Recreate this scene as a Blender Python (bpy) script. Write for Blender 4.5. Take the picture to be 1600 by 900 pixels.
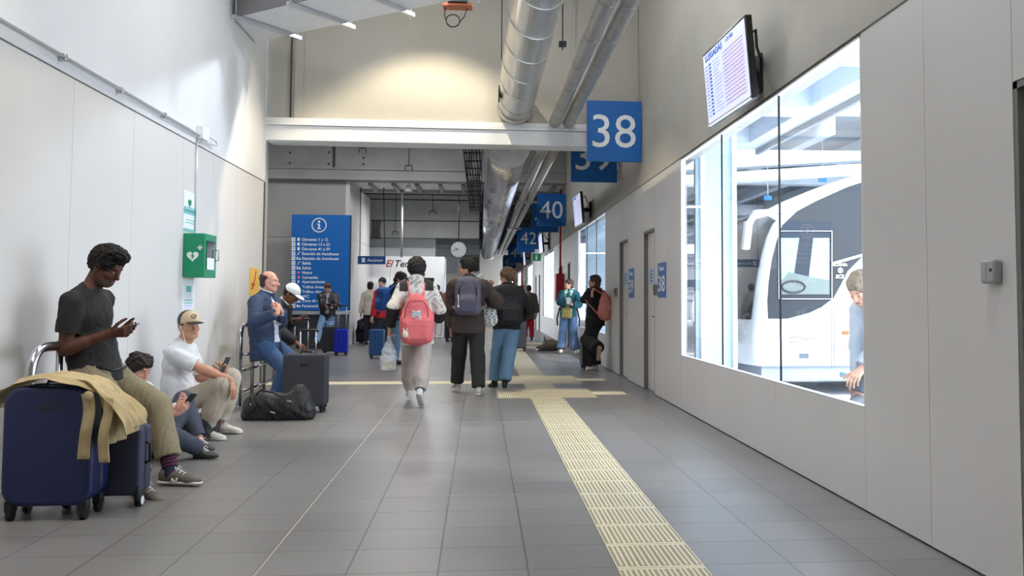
import bpy, bmesh, math, random
import numpy as np
from mathutils import Matrix, Vector
for _o in list(bpy.data.objects): bpy.data.objects.remove(_o)
SC = bpy.context.scene
COL = SC.collection
random.seed(7)
PI = math.pi

# ------------------------------------------------------------------ camera
EYE = 1.25
_YAW, _PITCH, _ROLL, FPX = 0.098330, 0.053819, 0.0040848, 1400.0
PPX, PPY = 888.7366, 391.5419
def _R():
    cy, sy, cp, sp, cr, sr = math.cos(_YAW), math.sin(_YAW), math.cos(_PITCH), math.sin(_PITCH), math.cos(_ROLL), math.sin(_ROLL)
    Ry = np.array([[cy, 0, -sy], [0, 1, 0], [sy, 0, cy]]); Rx = np.array([[1, 0, 0], [0, cp, sp], [0, -sp, cp]])
    Rz = np.array([[cr, -sr, 0], [sr, cr, 0], [0, 0, 1]])
    return Rz @ Rx @ Ry
RM = _R()
cam_d = bpy.data.cameras.new('camera'); cam = bpy.data.objects.new('camera', cam_d); COL.objects.link(cam)
def _w(v): return Vector((v[0], v[2], -v[1]))
_r, _u, _b = _w(RM[0]), -_w(RM[1]), -_w(RM[2])
cam.matrix_world = Matrix(((_r.x, _u.x, _b.x, 0), (_r.y, _u.y, _b.y, 0), (_r.z, _u.z, _b.z, EYE), (0, 0, 0, 1)))
cam_d.sensor_width = 36; cam_d.sensor_fit = 'HORIZONTAL'; cam_d.lens = FPX / 1600 * 36
cam_d.shift_x = -(PPX - 800) / 1600; cam_d.shift_y = -(450 - PPY) / 1600
cam_d.clip_end = 400; cam_d.clip_start = 0.05
SC.camera = cam
def ray(x, y):
    v = RM.T @ np.array([(x - PPX) / FPX, (y - PPY) / FPX, 1]); return np.array([v[0], v[2], -v[1]]) / v[2]
def at(x, y, Y):          # point of the place seen at a pixel, at depth Y
    r = ray(x, y) * Y; return Vector((r[0], r[1], r[2] + EYE))
def atx(x, y, X):
    r = ray(x, y); r = r * (X / r[0]); return Vector((r[0], r[1], r[2] + EYE))
def flo(x, y, z=0.0):
    r = ray(x, y); r = r * ((z - EYE) / r[2]); return Vector((r[0], r[1], r[2] + EYE))

# ------------------------------------------------------------------ light, exposure
SC.view_settings.view_transform = 'Standard'; SC.view_settings.look = 'None'
SC.view_settings.gamma = 1; SC.view_settings.use_curve_mapping = False
SC.view_settings.exposure = 0.0
W = bpy.data.worlds.new('world'); SC.world = W; W.use_nodes = True
_nt = W.node_tree; _bg = _nt.nodes['Background']
_bg.inputs['Color'].default_value = (0.84, 0.92, 1.0, 1); _bg.inputs['Strength'].default_value = 6.5
def lin(c): return tuple(((v/255)/12.92 if v/255 <= .04045 else ((v/255+.055)/1.055)**2.4) for v in c)
def sun(name, rot, e, ang, col=(1, 1, 1)):
    d = bpy.data.lights.new(name, 'SUN'); d.energy = e; d.angle = ang; d.color = col
    o = bpy.data.objects.new(name, d); o.rotation_euler = rot; COL.objects.link(o); return o
def area(name, loc, size, e, col=(1, 1, 1), rot=(0, 0, 0), spread=PI):
    d = bpy.data.lights.new(name, 'AREA'); d.shape = 'RECTANGLE'; d.size, d.size_y = size; d.energy = e; d.color = col; d.spread = spread
    o = bpy.data.objects.new(name, d); o.location = loc; o.rotation_euler = rot; COL.objects.link(o); return o
def spot(name, loc, target, e, ang, blend, col=(1, 1, 1), r=.05):
    d = bpy.data.lights.new(name, 'SPOT'); d.energy = e; d.spot_size = ang; d.spot_blend = blend; d.color = col; d.shadow_soft_size = r
    o = bpy.data.objects.new(name, d); o.location = loc
    o.rotation_euler = (Vector(target) - Vector(loc)).to_track_quat('-Z', 'Y').to_euler(); COL.objects.link(o); return o
sun('sun', (math.radians(48), 0, math.radians(22)), 4.0, math.radians(2), (1, .97, .92))
COOL = (.84, .90, 1.0); WARM = (1.0, .86, .62); NEUT = (1.0, .97, .92)
# added luminaires, unseen, that brighten the first bay (fixtures built below)
FILL_LUM = [(-1.5, 3.0), (1.0, 3.0), (-1.5, 8.2), (1.2, 8.2)]
for i, (x, y) in enumerate(FILL_LUM):
    area('fill_lamp_light', (x, y, 6.3), (1.2, .5), 64, (.99, .98, .97))
FILL_LUM2 = [(-1.8, 16.5), (-1.8, 21), (-5.5, 20), (-1.5, 27), (-2.5, 33), (.2, 36), (.4, 47)]  # added fill lights for the farther bays, no fixtures built
for i, (x, y) in enumerate(FILL_LUM2):
    area('fill_lamp_light', (x, y, 5.7 if y < 24 else (4.1 if y < 30 else 3.1)), (1.2, .4), 105 if y < 24 else (110 if y < 30 else 38), (.97, .98, 1))
FLOOD = (1.5, 12.0, 6.0)  # added flood out of view, casts the cool light on the left wall
spot('added_flood_light', FLOOD, (-3, 6.2, 2.0), 900, math.radians(95), .7, (.76, .86, 1.0), .14)
SPOTS = [((-.75, 11.3, 6.1), (-.75, 11.35, 0), 620, 98), ((-2.25, 11.9, 6.1), (-2.3, 11.92, 0), 150, 48), ((-2.2, 4.7, 6.1), (-2.25, 4.7, 0), 260, 62)]
for p, t, e, a in SPOTS: spot('spot_lamp_light', p, t, e, math.radians(a), .35, WARM, .06)

# ------------------------------------------------------------------ materials
MATS = {}
def mat(name, col, rough=.6, metal=0., noise=0., nscale=8., bump=0., bscale=60., spec=.5, alpha=None, emit=None, trans=0., coat=0., sheen=0., nscale3=None):
    if name in MATS: return MATS[name]
    m = bpy.data.materials.new(name); m.use_nodes = True; nt = m.node_tree; b = nt.nodes['Principled BSDF']
    c = lin(col) + (1,)
    b.inputs['Base Color'].default_value = c; b.inputs['Roughness'].default_value = rough; b.inputs['Metallic'].default_value = metal
    b.inputs['Specular IOR Level'].default_value = spec
    if trans: b.inputs['Transmission Weight'].default_value = trans
    if coat: b.inputs['Coat Weight'].default_value = coat; b.inputs['Coat Roughness'].default_value = .1
    if sheen: b.inputs['Sheen Weight'].default_value = sheen
    if emit: b.inputs['Emission Color'].default_value = c; b.inputs['Emission Strength'].default_value = emit
    tc = nt.nodes.new('ShaderNodeTexCoord'); mp = nt.nodes.new('ShaderNodeMapping')
    nt.links.new(tc.outputs['Object'], mp.inputs[0])
    if nscale3: mp.inputs['Scale'].default_value = nscale3
    if noise:
        n = nt.nodes.new('ShaderNodeTexNoise'); n.inputs['Scale'].default_value = nscale; n.inputs['Detail'].default_value = 4
        nt.links.new(mp.outputs[0], n.inputs['Vector'])
        r = nt.nodes.new('ShaderNodeValToRGB'); r.color_ramp.elements[0].position = .3; r.color_ramp.elements[1].position = .7
        r.color_ramp.elements[0].color = tuple(v*(1-noise) for v in c[:3]) + (1,); r.color_ramp.elements[1].color = tuple(min(1, v*(1+noise*.6)) for v in c[:3]) + (1,)
        nt.links.new(n.outputs['Fac'], r.inputs[0]); nt.links.new(r.outputs[0], b.inputs['Base Color'])
    if bump:
        n2 = nt.nodes.new('ShaderNodeTexNoise'); n2.inputs['Scale'].default_value = bscale; n2.inputs['Detail'].default_value = 3
        nt.links.new(mp.outputs[0], n2.inputs['Vector'])
        bp = nt.nodes.new('ShaderNodeBump'); bp.inputs['Strength'].default_value = bump; bp.inputs['Distance'].default_value = .01
        nt.links.new(n2.outputs['Fac'], bp.inputs['Height']); nt.links.new(bp.outputs[0], b.inputs['Normal'])
    MATS[name] = m; return m

# ------------------------------------------------------------------ mesh helpers
def orient(d):
    d = Vector(d).normalized(); return d.to_track_quat('Z', 'Y').to_matrix()
class MB:
    def __init__(s): s.v = []; s.f = []; s.m = []; s.sm = []
    def add(s, vs, fs, mi=0, sm=False):
        o = len(s.v); s.v += [tuple(v) for v in vs]; s.f += [tuple(i+o for i in f) for f in fs]; s.m += [mi]*len(fs); s.sm += [sm]*len(fs); return s
    def box(s, lo, hi, mi=0):
        (a, b, c), (d, e, f) = lo, hi
        a, d = min(a, d), max(a, d); b, e = min(b, e), max(b, e); c, f = min(c, f), max(c, f)
        return s.add([(a,b,c),(d,b,c),(d,e,c),(a,e,c),(a,b,f),(d,b,f),(d,e,f),(a,e,f)],
                     [(0,3,2,1),(4,5,6,7),(0,1,5,4),(1,2,6,5),(2,3,7,6),(3,0,4,7)], mi)
    def obox(s, c, size, rot=(0,0,0), mi=0):
        from mathutils import Euler
        R = rot if isinstance(rot, Matrix) else Euler(rot).to_matrix(); h = Vector(size)/2; c = Vector(c)
        vs = [c + R @ Vector((sx*h.x, sy*h.y, sz*h.z)) for sz in (-1,1) for sx, sy in ((-1,-1),(1,-1),(1,1),(-1,1))]
        return s.add(vs, [(0,3,2,1),(4,5,6,7),(0,1,5,4),(1,2,6,5),(2,3,7,6),(3,0,4,7)], mi)
    def cyl(s, a, b, r, r2=None, n=16, mi=0, cap=True):
        a, b = Vector(a), Vector(b); r2 = r if r2 is None else r2; R = orient(b-a)
        vs = []
        for c, q in ((a, r), (b, r2)):
            for i in range(n): t = 2*PI*i/n; vs.append(c + R @ Vector((q*math.cos(t), q*math.sin(t), 0)))
        s.add(vs, [(i, (i+1) % n, n+(i+1) % n, n+i) for i in range(n)], mi, True)
        if cap: s.add(vs, [tuple(reversed(range(n))), tuple(range(n, 2*n))], mi)
        return s
    def tube(s, pts, r, n=10, mi=0, closed=False, cap=True):
        pts = [Vector(p) for p in pts]; N = len(pts); rs = r if isinstance(r, (list, tuple)) else [r]*N
        up = None; vs = []
        for i, p in enumerate(pts):
            if closed: t = pts[(i+1) % N] - pts[i-1]
            else: t = pts[min(i+1, N-1)] - pts[max(i-1, 0)]
            t.normalize()
            if up is None: up = t.orthogonal().normalized()
            else:
                up = up - t*up.dot(t); up = up.normalized() if up.length > 1e-6 else t.orthogonal().normalized()
            w = t.cross(up)
            for k in range(n): a = 2*PI*k/n; vs.append(p + (up*math.cos(a) + w*math.sin(a))*rs[i])
        fs = []
        for i in range(N if closed else N-1):
            j = (i+1) % N
            fs += [(i*n+k, i*n+(k+1) % n, j*n+(k+1) % n, j*n+k) for k in range(n)]
        s.add(vs, fs, mi, True)
        if cap and not closed: s.add(vs, [tuple(reversed(range(n))), tuple(range((N-1)*n, N*n))], mi)
        return s
    def ball(s, c, r, n=16, mi=0, R=None):
        c = Vector(c); r = Vector(r) if not isinstance(r, (int, float)) else Vector((r, r, r)); m = n//2; vs = []
        for i in range(m+1):
            th = PI*i/m
            for k in range(n):
                ph = 2*PI*k/n; q = Vector((r.x*math.sin(th)*math.cos(ph), r.y*math.sin(th)*math.sin(ph), r.z*math.cos(th)))
                vs.append(c + (R @ q if R else q))
        return s.add(vs, [(i*n+k, (i+1)*n+k, (i+1)*n+(k+1) % n, i*n+(k+1) % n) for i in range(m) for k in range(n)], mi, True)
    def prism(s, poly, o, u, v, w, mi=0):     # polygon (p,q) -> o+p*u+q*v, extruded by w
        o, u, v, w = Vector(o), Vector(u), Vector(v), Vector(w); n = len(poly)
        A = [o + u*p + v*q for p, q in poly]; B = [a + w for a in A]
        return s.add(A+B, [tuple(reversed(range(n))), tuple(range(n, 2*n))] + [(i, (i+1) % n, n+(i+1) % n, n+i) for i in range(n)], mi)
    def grid(s, P, mi=0, sm=True):            # P[i][j] points
        n, m = len(P), len(P[0]); vs = [p for row in P for p in row]
        return s.add(vs, [(i*m+j, (i+1)*m+j, (i+1)*m+j+1, i*m+j+1) for i in range(n-1) for j in range(m-1)], mi, sm)
    def build(s, name, mats, parent=None, bevel=0, seg=2, solid=0, sub=0, fix=True, world=True, wn=False):
        me = bpy.data.meshes.new(name); off = Vector((0, 0, 0))
        if parent is not None and world: off = base_of(parent)
        me.from_pydata([Vector(v) - off for v in s.v], [], s.f)
        for m in (mats if isinstance(mats, (list, tuple)) else [mats]): me.materials.append(m)
        me.polygons.foreach_set('material_index', s.m); me.polygons.foreach_set('use_smooth', s.sm); me.update()
        if fix:
            bm = bmesh.new(); bm.from_mesh(me); bmesh.ops.remove_doubles(bm, verts=bm.verts, dist=1e-5)
            bmesh.ops.recalc_face_normals(bm, faces=bm.faces); bm.to_mesh(me); bm.free()
        o = bpy.data.objects.new(name, me); COL.objects.link(o)
        if parent is not None: o.parent = parent
        if solid: md = o.modifiers.new('s', 'SOLIDIFY'); md.thickness = solid; md.offset = 0
        if bevel:
            md = o.modifiers.new('b', 'BEVEL'); md.width = bevel; md.segments = seg; md.limit_method = 'ANGLE'; md.angle_limit = math.radians(40); md.harden_normals = False
            if seg > 1:
                for p in me.polygons: p.use_smooth = True
                try: me.set_sharp_from_angle(angle=math.radians(35))
                except Exception: pass
        if sub: md = o.modifiers.new('u', 'SUBSURF'); md.levels = sub; md.render_levels = sub
        return o
def base_of(o):
    v = Vector((0, 0, 0))
    while o is not None: v += o.location; o = o.parent
    return v
def tag(o, label=None, cat=None, group=None, kind=None):
    if label: o['label'] = label
    if cat: o['category'] = cat
    if group: o['group'] = group
    if kind: o['kind'] = kind
    return o
def thing(name, loc, label, cat, group=None, kind=None):
    o = bpy.data.objects.new(name, None); o.empty_display_size = .1; o.location = loc; COL.objects.link(o)
    return tag(o, label, cat, group, kind)
def struct(o): o['kind'] = 'structure'; return o
_tc = {}
def text_mesh(txt, size, bold=0., shear=0., space=1.0):
    k = (txt, size, bold, shear, space)
    if k in _tc: return _tc[k]
    cu = bpy.data.curves.new('t', 'FONT'); cu.body = txt; cu.size = size; cu.extrude = .0015; cu.align_x = 'CENTER'; cu.align_y = 'CENTER'
    cu.offset = bold; cu.shear = shear; cu.resolution_u = 3; cu.space_character = space
    o = bpy.data.objects.new('t', cu); COL.objects.link(o)
    dg = bpy.context.evaluated_depsgraph_get(); me = bpy.data.meshes.new_from_object(o.evaluated_get(dg))
    bpy.data.objects.remove(o); bpy.data.curves.remove(cu)
    V = [tuple(v.co) for v in me.vertices]; Fs = [tuple(p.vertices) for p in me.polygons]
    bpy.data.meshes.remove(me); _tc[k] = (V, Fs); return _tc[k]
def put_text(mb, txt, size, c, u, v, mi=0, align='c', width=None, height=None, **kw):
    # u: reading direction, v: up; normal = u x v
    V, Fs = text_mesh(txt, size, **kw); c, u, v = Vector(c), Vector(u).normalized(), Vector(v).normalized(); n = u.cross(v)
    xs = [p[0] for p in V]; ys = [p[1] for p in V]; mx, my = (min(xs)+max(xs))/2, (min(ys)+max(ys))/2
    if align == 'l': mx = min(xs)
    sx = (width/(max(xs)-min(xs))) if width else 1; sy = (height/(max(ys)-min(ys))) if height else 1
    if width and not height: sy = sx
    if height and not width: sx = sy
    mb.add([c + u*((p[0]-mx)*sx) + v*((p[1]-my)*sy) + n*p[2] for p in V], Fs, mi)
# ------------------------------------------------------------------ the hall
M_panel = mat('wall_panel', (218, 215, 213), .42, noise=.025, nscale=1.5, bump=.03, bscale=250, nscale3=(1, 1, .4))
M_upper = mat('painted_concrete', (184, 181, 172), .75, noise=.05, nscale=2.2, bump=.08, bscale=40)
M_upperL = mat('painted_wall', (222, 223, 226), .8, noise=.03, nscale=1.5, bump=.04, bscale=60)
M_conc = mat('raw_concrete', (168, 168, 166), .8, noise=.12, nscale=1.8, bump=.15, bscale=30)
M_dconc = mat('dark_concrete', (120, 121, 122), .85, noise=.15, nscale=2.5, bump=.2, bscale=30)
M_stone = mat('stone_cladding', (172, 170, 165), .6, noise=.06, nscale=1.2)
M_gap = mat('joint_dark', (60, 60, 62), .8)
M_dark = mat('dark_metal', (48, 50, 54), .5, .6)
M_white = mat('white_enamel', (236, 238, 240), .4)
M_steel = mat('brushed_steel', (190, 190, 194), .22, 1., noise=.1, nscale=6)
M_alu = mat('aluminium', (205, 208, 212), .35, .9)
M_blue = mat('sign_blue', (0, 98, 178), .5)
M_signw = mat('sign_white', (240, 243, 246), .5)
M_black = mat('black_plastic', (18, 18, 20), .4)
M_red = mat('hydrant_red', (176, 24, 34), .4)

XR, XL = 2.28, -3.0
# floor
def floor_mat():
    m = bpy.data.materials.new('grey_tile'); m.use_nodes = True; nt = m.node_tree; b = nt.nodes['Principled BSDF']; L = nt.links.new
    tc = nt.nodes.new('ShaderNodeTexCoord'); mp = nt.nodes.new('ShaderNodeMapping'); L(tc.outputs['Object'], mp.inputs[0])
    mp.inputs['Location'].default_value = (-.233+.414*40, .10, 0)
    br = nt.nodes.new('ShaderNodeTexBrick'); L(mp.outputs[0], br.inputs['Vector']); br.offset = 0; br.squash = 1
    br.inputs['Scale'].default_value = 1; br.inputs['Brick Width'].default_value = .414; br.inputs['Row Height'].default_value = .392
    br.inputs['Mortar Size'].default_value = .0044; br.inputs['Mortar Smooth'].default_value = .25; br.inputs['Bias'].default_value = 0
    br.inputs['Color1'].default_value = lin((134, 132, 131)) + (1,); br.inputs['Color2'].default_value = lin((124, 122, 121)) + (1,)
    br.inputs['Mortar'].default_value = lin((74, 72, 71)) + (1,)
    n = nt.nodes.new('ShaderNodeTexNoise'); n.inputs['Scale'].default_value = .9; n.inputs['Detail'].default_value = 5; L(tc.outputs['Object'], n.inputs['Vector'])
    mx = nt.nodes.new('ShaderNodeMix'); mx.data_type = 'RGBA'; mx.blend_type = 'MULTIPLY'; mx.inputs[0].default_value = .35
    L(br.outputs['Color'], mx.inputs[6]); L(n.outputs['Fac'], mx.inputs[7])
    gm = nt.nodes.new('ShaderNodeBrightContrast'); gm.inputs[1].default_value = .04; L(mx.outputs[2], gm.inputs[0])
    L(gm.outputs[0], b.inputs['Base Color'])
    mr = nt.nodes.new('ShaderNodeMapRange'); mr.inputs[3].default_value = .26; mr.inputs[4].default_value = .42; L(n.outputs['Fac'], mr.inputs[0]); L(mr.outputs[0], b.inputs['Roughness'])
    bp = nt.nodes.new('ShaderNodeBump'); bp.invert = True; bp.inputs['Strength'].default_value = .35; bp.inputs['Distance'].default_value = .002
    L(br.outputs['Fac'], bp.inputs['Height']); L(bp.outputs[0], b.inputs['Normal'])
    return m
M_floor = floor_mat()
mb = MB(); mb.box((-9.2, -2, -.1), (XR+.3, 75, 0)); struct(mb.build('floor', M_floor))
# expansion joints, white
mb = MB(); M_joint = mat('joint_white', (182, 178, 170), .5)
mb.box((-1.006, 0, 0), (-.997, 30, .0015)); mb.box((-1.0, 5.79, 0), (.62, 5.80, .0012)); mb.box((-1.9, 9.19, 0), (.62, 9.20, .0012))
struct(mb.build('trim_1', M_joint))
# tactile paving
M_tac = mat('tactile_cream', (226, 217, 190), .55, noise=.05, nscale=3); M_tac2 = mat('tactile_groove', (158, 148, 126), .7, noise=.1, nscale=3)
TX0, TX1 = .646, 1.060
def tactile(mb, x0, x1, y0, y1, tile=.392):
    mb.box((x0, y0, 0), (x1, y1, .0025), 0)
    n = int(round((x1-x0)/.414*8)); w = (x1-x0)/n; nt_ = max(1, int(round((y1-y0)/tile))); h = (y1-y0)/nt_
    for j in range(nt_):
        ya = y0 + j*h + .028; yb = y0 + (j+1)*h - .028
        for i in range(n):
            xc = x0 + (i+.5)*w
            for q in (-.0125, .0125): mb.box((xc+q-.0065, ya, .0025), (xc+q+.0065, yb, .0035), 1)
            mb.box((xc-.006, ya, .0025), (xc+.006, yb, .0055), 0)
        mb.box((x0, y0+j*h-.0015, .0025), (x1, y0+j*h+.0015, .003), 1)
mb = MB(); y = 2.6
tactile(mb, TX0, TX1, 2.59, 11.36)
tactile(mb, TX0, TX1, 11.36, 12.5); tactile(mb, TX0, TX1, 12.5, 13.25); tactile(mb, TX0, TX1, 13.25, 14.55); tactile(mb, TX0, TX1, 14.55, 23.0); tactile(mb, TX0, TX1, 23.0, 62, .8)
struct(mb.build('trim_2', [M_tac, M_tac2], fix=False))
mb = MB()
for dy in (0, 11.3, 22.6):
    for (ya, yb, q) in ((11.36, 12.48, 0), (13.25, 14.55, 1)):
        tactile(mb, .232, TX0-.002, ya+dy, yb+dy); tactile(mb, TX1+.002, 1.50, ya+dy, yb+dy)
        ym = (ya+yb)/2+dy; mb.box((1.50, ym-.22, 0), (1.93, ym+.16, .003), 0)
mb.box((-6, 13.3, 0), (.23, 13.72, .003), 0)
struct(mb.build('trim_3', [M_tac, M_tac2], fix=False))

# right wall: cladding panels, openings
PT = 2.862
WINS = [(5.16, 10.05), (16.27, 20.9), (27.9, 32.8), (39.2, 44.1), (50.5, 55.4)]
WZ0, WZ1 = .612, 2.855
DOORS = [(2.35, 3.62), (11.605, 12.40), (13.75, 14.60), (22.6, 23.4), (24.8, 25.65), (34.2, 35.0), (36.4, 37.2), (45.6, 46.4), (47.8, 48.6)]
DZ = 2.19
def panel_run(mb, ya, yb, z0, z1, step=.79, x=XR, sgn=1, g=.004):
    n = max(1, int(round((yb-ya)/step)))
    for i in range(n):
        a = ya + (yb-ya)*i/n; b = ya + (yb-ya)*(i+1)/n
        mb.box((x, a+g/2, z0), (x+.02*sgn, b-g/2, z1), 0)
mb = MB()
segs = sorted([(a, b, 'w') for a, b in WINS] + [(a, b, 'd') for a, b in DOORS]); y = -1.5
for a, b, k in segs:
    if a > y: panel_run(mb, y, a, .012, PT)
    if k == 'w': panel_run(mb, a, b, .012, WZ0-.004, 1.63)
    else:
        mb.box((XR, a+.002, DZ+.004), (XR+.02, b-.002, PT), 0)
    y = b
panel_run(mb, y, 62, .012, PT)
# backing
y = -1.5
for a, b, k in segs:
    mb.box((XR+.022, y, 0), (XR+.06, a-.012, PT), 1)
    if k == 'w': mb.box((XR+.022, a-.012, 0), (XR+.06, b+.012, WZ0-.01), 1); mb.box((XR+.022, a-.012, WZ1+.002), (XR+.06, b+.012, PT+.02), 1)
    else: mb.box((XR+.022, a-.012, DZ), (XR+.06, b+.012, PT), 1)
    y = b+.012
mb.box((XR+.022, y, 0), (XR+.06, 62, PT), 1)
struct(mb.build('wall_right', [M_panel, M_gap], fix=False))
mb = MB(); mb.box((XR-.006, -1.5, PT+.012), (XR+.2, 62, 7.0)); 
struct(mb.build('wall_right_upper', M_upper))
# windows
def glass_mat():
    m = bpy.data.materials.new('clear_glass'); m.use_nodes = True; nt = m.node_tree
    for n in list(nt.nodes): nt.nodes.remove(n)
    o = nt.nodes.new('ShaderNodeOutputMaterial'); t = nt.nodes.new('ShaderNodeBsdfTransparent'); g = nt.nodes.new('ShaderNodeBsdfGlossy')
    g.inputs['Roughness'].default_value = .02; g.inputs['Color'].default_value = (1, 1, 1, 1); t.inputs['Color'].default_value = (.90, .95, .97, 1)
    f = nt.nodes.new('ShaderNodeFresnel'); f.inputs['IOR'].default_value = 1.62; mx = nt.nodes.new('ShaderNodeMixShader')
    nt.links.new(f.outputs[0], mx.inputs[0]); nt.links.new(t.outputs[0], mx.inputs[1]); nt.links.new(g.outputs[0], mx.inputs[2]); nt.links.new(mx.outputs[0], o.inputs[0])
    return m
M_glass = glass_mat()
M_frameb = mat('frame_black', (40, 42, 46), .4, .5)
for i, (a, b) in enumerate(WINS):
    w = thing('window_%d' % (i+1), (XR, (a+b)/2, WZ0), None, None, kind='structure')
    f = MB(); t = .014
    f.box((XR+.004, a, WZ0), (XR+.05, b, WZ0+.006)); f.box((XR, a, WZ1-t), (XR+.05, b, WZ1)); f.box((XR, a, WZ0), (XR+.05, a+t, WZ1)); f.box((XR, b-t, WZ0), (XR+.05, b, WZ1))
    f.build('window_frame', M_white, w)
    s = MB(); m1 = a+(b-a)*.3225; m2 = a+(b-a)*.663
    for m_ in (m1, m2): s.box((XR+.022, m_-.006, WZ0+t), (XR+.036, m_+.006, WZ1-t))
    s.build('mullion', M_frameb, w)
    for p, q in ((a+t, m1-.006), (m1+.006, m2-.006), (m2+.006, b-t)):
        g = MB(); g.add([(XR+.03, p, WZ0+t), (XR+.03, q, WZ0+t), (XR+.03, q, WZ1-t), (XR+.03, p, WZ1-t)], [(3, 2, 1, 0)]); g.build('pane', M_glass, w, fix=False)
# doors
M_door = mat('door_panel', (222, 218, 214), .42, noise=.02, nscale=2)
M_jamb = mat('door_jamb', (120, 119, 117), .45, .4)
for i, (a, b) in enumerate(DOORS):
    d = thing('door_%d' % (i+1), (XR, (a+b)/2, 0), None, None, kind='structure')
    m = MB(); m.box((XR+.055, a+.03, .01), (XR+.095, b-.03, DZ-.03)); m.build('door_leaf', M_door, d, bevel=.002, seg=1)
    m = MB(); m.box((XR+.002, b-.03, 0), (XR+.12, b, DZ)); m.box((XR+.002, a, 0), (XR+.12, a+.03, DZ)); m.box((XR+.002, a, DZ-.03), (XR+.12, b, DZ)); m.build('door_frame', M_jamb, d)
    m = MB(); m.tube([(XR+.055, a+.09, 1.02), (XR+.012, a+.09, 1.02), (XR+.012, a+.2, 1.02)], .009, 8); m.build('door_handle', M_steel, d)

# left wall (first bay)
mb = MB(); seams = [-1.5, -.4, .75, 1.9, 3.05, 4.6, 5.75, 6.88, 8.04, 9.33, 9.70, 10.36, 11.35, 12.72]
for a, b in zip(seams, seams[1:]): mb.box((XL, a+.002, .01), (XL-.02, b-.002, 2.855), 0)
mb.box((XL-.022, -1.5, 0), (XL-.15, 12.9, 2.87), 1)
struct(mb.build('wall_left', [M_panel, M_gap], fix=False))
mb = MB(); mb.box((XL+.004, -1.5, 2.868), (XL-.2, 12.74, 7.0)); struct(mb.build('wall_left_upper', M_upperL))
# header beam wall at the end of the first bay
mb = MB()
mb.box((XL, 12.75, 3.45), (XR-.01, 13.2, 3.655), 0); mb.box((XL, 12.72, 3.662), (XR-.01, 13.2, 3.70), 0); mb.box((XL, 12.735, 3.705), (XR-.01, 13.2, 3.765), 0)
mb.box((XL, 12.78, 3.765), (XR-.01, 13.1, 7.0), 1)
mb.box((-2.62, 12.755, 3.77), (-2.50, 12.79, 7.0), 1); mb.box((1.30, 12.755, 3.77), (1.34, 12.79, 7.0), 1)
struct(mb.build('wall_header', [M_white, M_upper]))
mb = MB(); mb.cyl((-2.665, 12.74, 3.77), (-2.665, 12.74, 6.5), .012, n=8); tag(mb.build('wall_conduit', M_gap), 'thin dark vertical conduit on the wall above the beam at left', 'conduit')
# back wall behind the camera, ceilings
mb = MB(); mb.box((XL-.2, -1.6, 0), (XR+.2, -1.5, 7)); struct(mb.build('wall_back', M_upper))
mb = MB(); mb.box((XL-.2, -1.6, 6.9), (XR+.2, 13.2, 7.1)); struct(mb.build('ceiling', M_conc))
# second bay: wide left area
mb = MB()
mb.box((-9.2, 24.0, 0), (-3.56, 24.3, 2.83), 0); mb.box((-9.2, 24.0, 2.84), (-3.56, 24.3, 4.34), 0)
struct(mb.build('wall_far_left', [M_stone]))
mb = MB(); mb.box((-3.555, 23.99, 2.87), (-3.45, 28.4, 4.34), 0)
for a, b in ((23.99, 24.9), (24.905, 25.8), (25.805, 26.7), (26.705, 27.5), (27.505, 28.4)): mb.box((-3.555, a, 0), (-3.45, b, 2.86), 0)
struct(mb.build('wall_side', [M_panel]))
mb = MB()
mb.box((-9.2, 23.75, 4.34), (XR-.01, 24.3, 4.42), 0); mb.box((-9.2, 23.85, 4.42), (XR-.01, 24.3, 4.62), 0); mb.box((-9.2, 23.8, 4.62), (XR-.01, 24.3, 4.66), 1)
mb.box((-9.2, 23.95, 4.66), (XR-.01, 24.3, 6.6), 1)
for x, z in ((-5.0, 5.05), (-4.0, 5.08), (-3.1, 4.95), (-5.0, 4.78), (-4.0, 4.77), (-3.1, 4.78)): mb.cyl((x, 23.94, z), (x, 23.96, z), .03, n=8, mi=2)
mb.box((-3.88, 23.90, 4.66), (-3.84, 23.96, 6.6), 2)
struct(mb.build('wall_header_far', [M_conc, M_conc, M_gap]))
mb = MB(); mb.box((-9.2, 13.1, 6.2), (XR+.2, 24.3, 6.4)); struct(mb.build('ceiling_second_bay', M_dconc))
mb = MB(); mb.box((-9.2, 13.0, 0), (-9.0, 31.5, 6.4)); mb.box((-9.2, 12.9, 0), (XL-.02, 13.05, 6.4)); struct(mb.build('wall_outer_left', M_stone))
# ribbed soffit and fascia
mb = MB(); mb.box((-9.2, 24.3, 4.36), (XR, 26.0, 4.5), 0)
for i in range(18): x = -8.6+i*.62; mb.box((x, 24.3, 4.28), (x+.10, 26.0, 4.36), 1)
mb.box((-9.2, 25.9, 4.27), (XR, 26.05, 4.5), 1)
struct(mb.build('ceiling_soffit', [M_white, M_conc]))
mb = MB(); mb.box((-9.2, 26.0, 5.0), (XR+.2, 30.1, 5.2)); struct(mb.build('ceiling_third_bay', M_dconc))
mb = MB()
for z0, z1 in ((3.25, 3.80), (3.83, 4.50), (4.54, 4.68), (4.72, 5.0)): mb.box((-9.2, 30.0, z0), (-.05, 30.25, z1), 0)
mb.box((-9.2, 30.08, 3.25), (-.05, 30.3, 5.0), 1)
struct(mb.build('wall_fascia', [M_conc, M_gap]))
mb = MB(); mb.box((-9.2, 30.1, 3.3), (-.05, 75, 3.5)); mb.box((-.05, 30.1, 4.9), (XR+.2, 75, 5.1)); mb.box((-.15, 30.3, 3.5), (-.05, 75, 4.9))
for i in range(14): mb.box((-9.2, 31.5+i*3, 3.1), (-.05, 31.9+i*3, 3.3)); mb.box((-.05, 31.5+i*3, 4.6), (XR, 31.9+i*3, 4.9))
struct(mb.build('ceiling_far', M_dconc))
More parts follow.
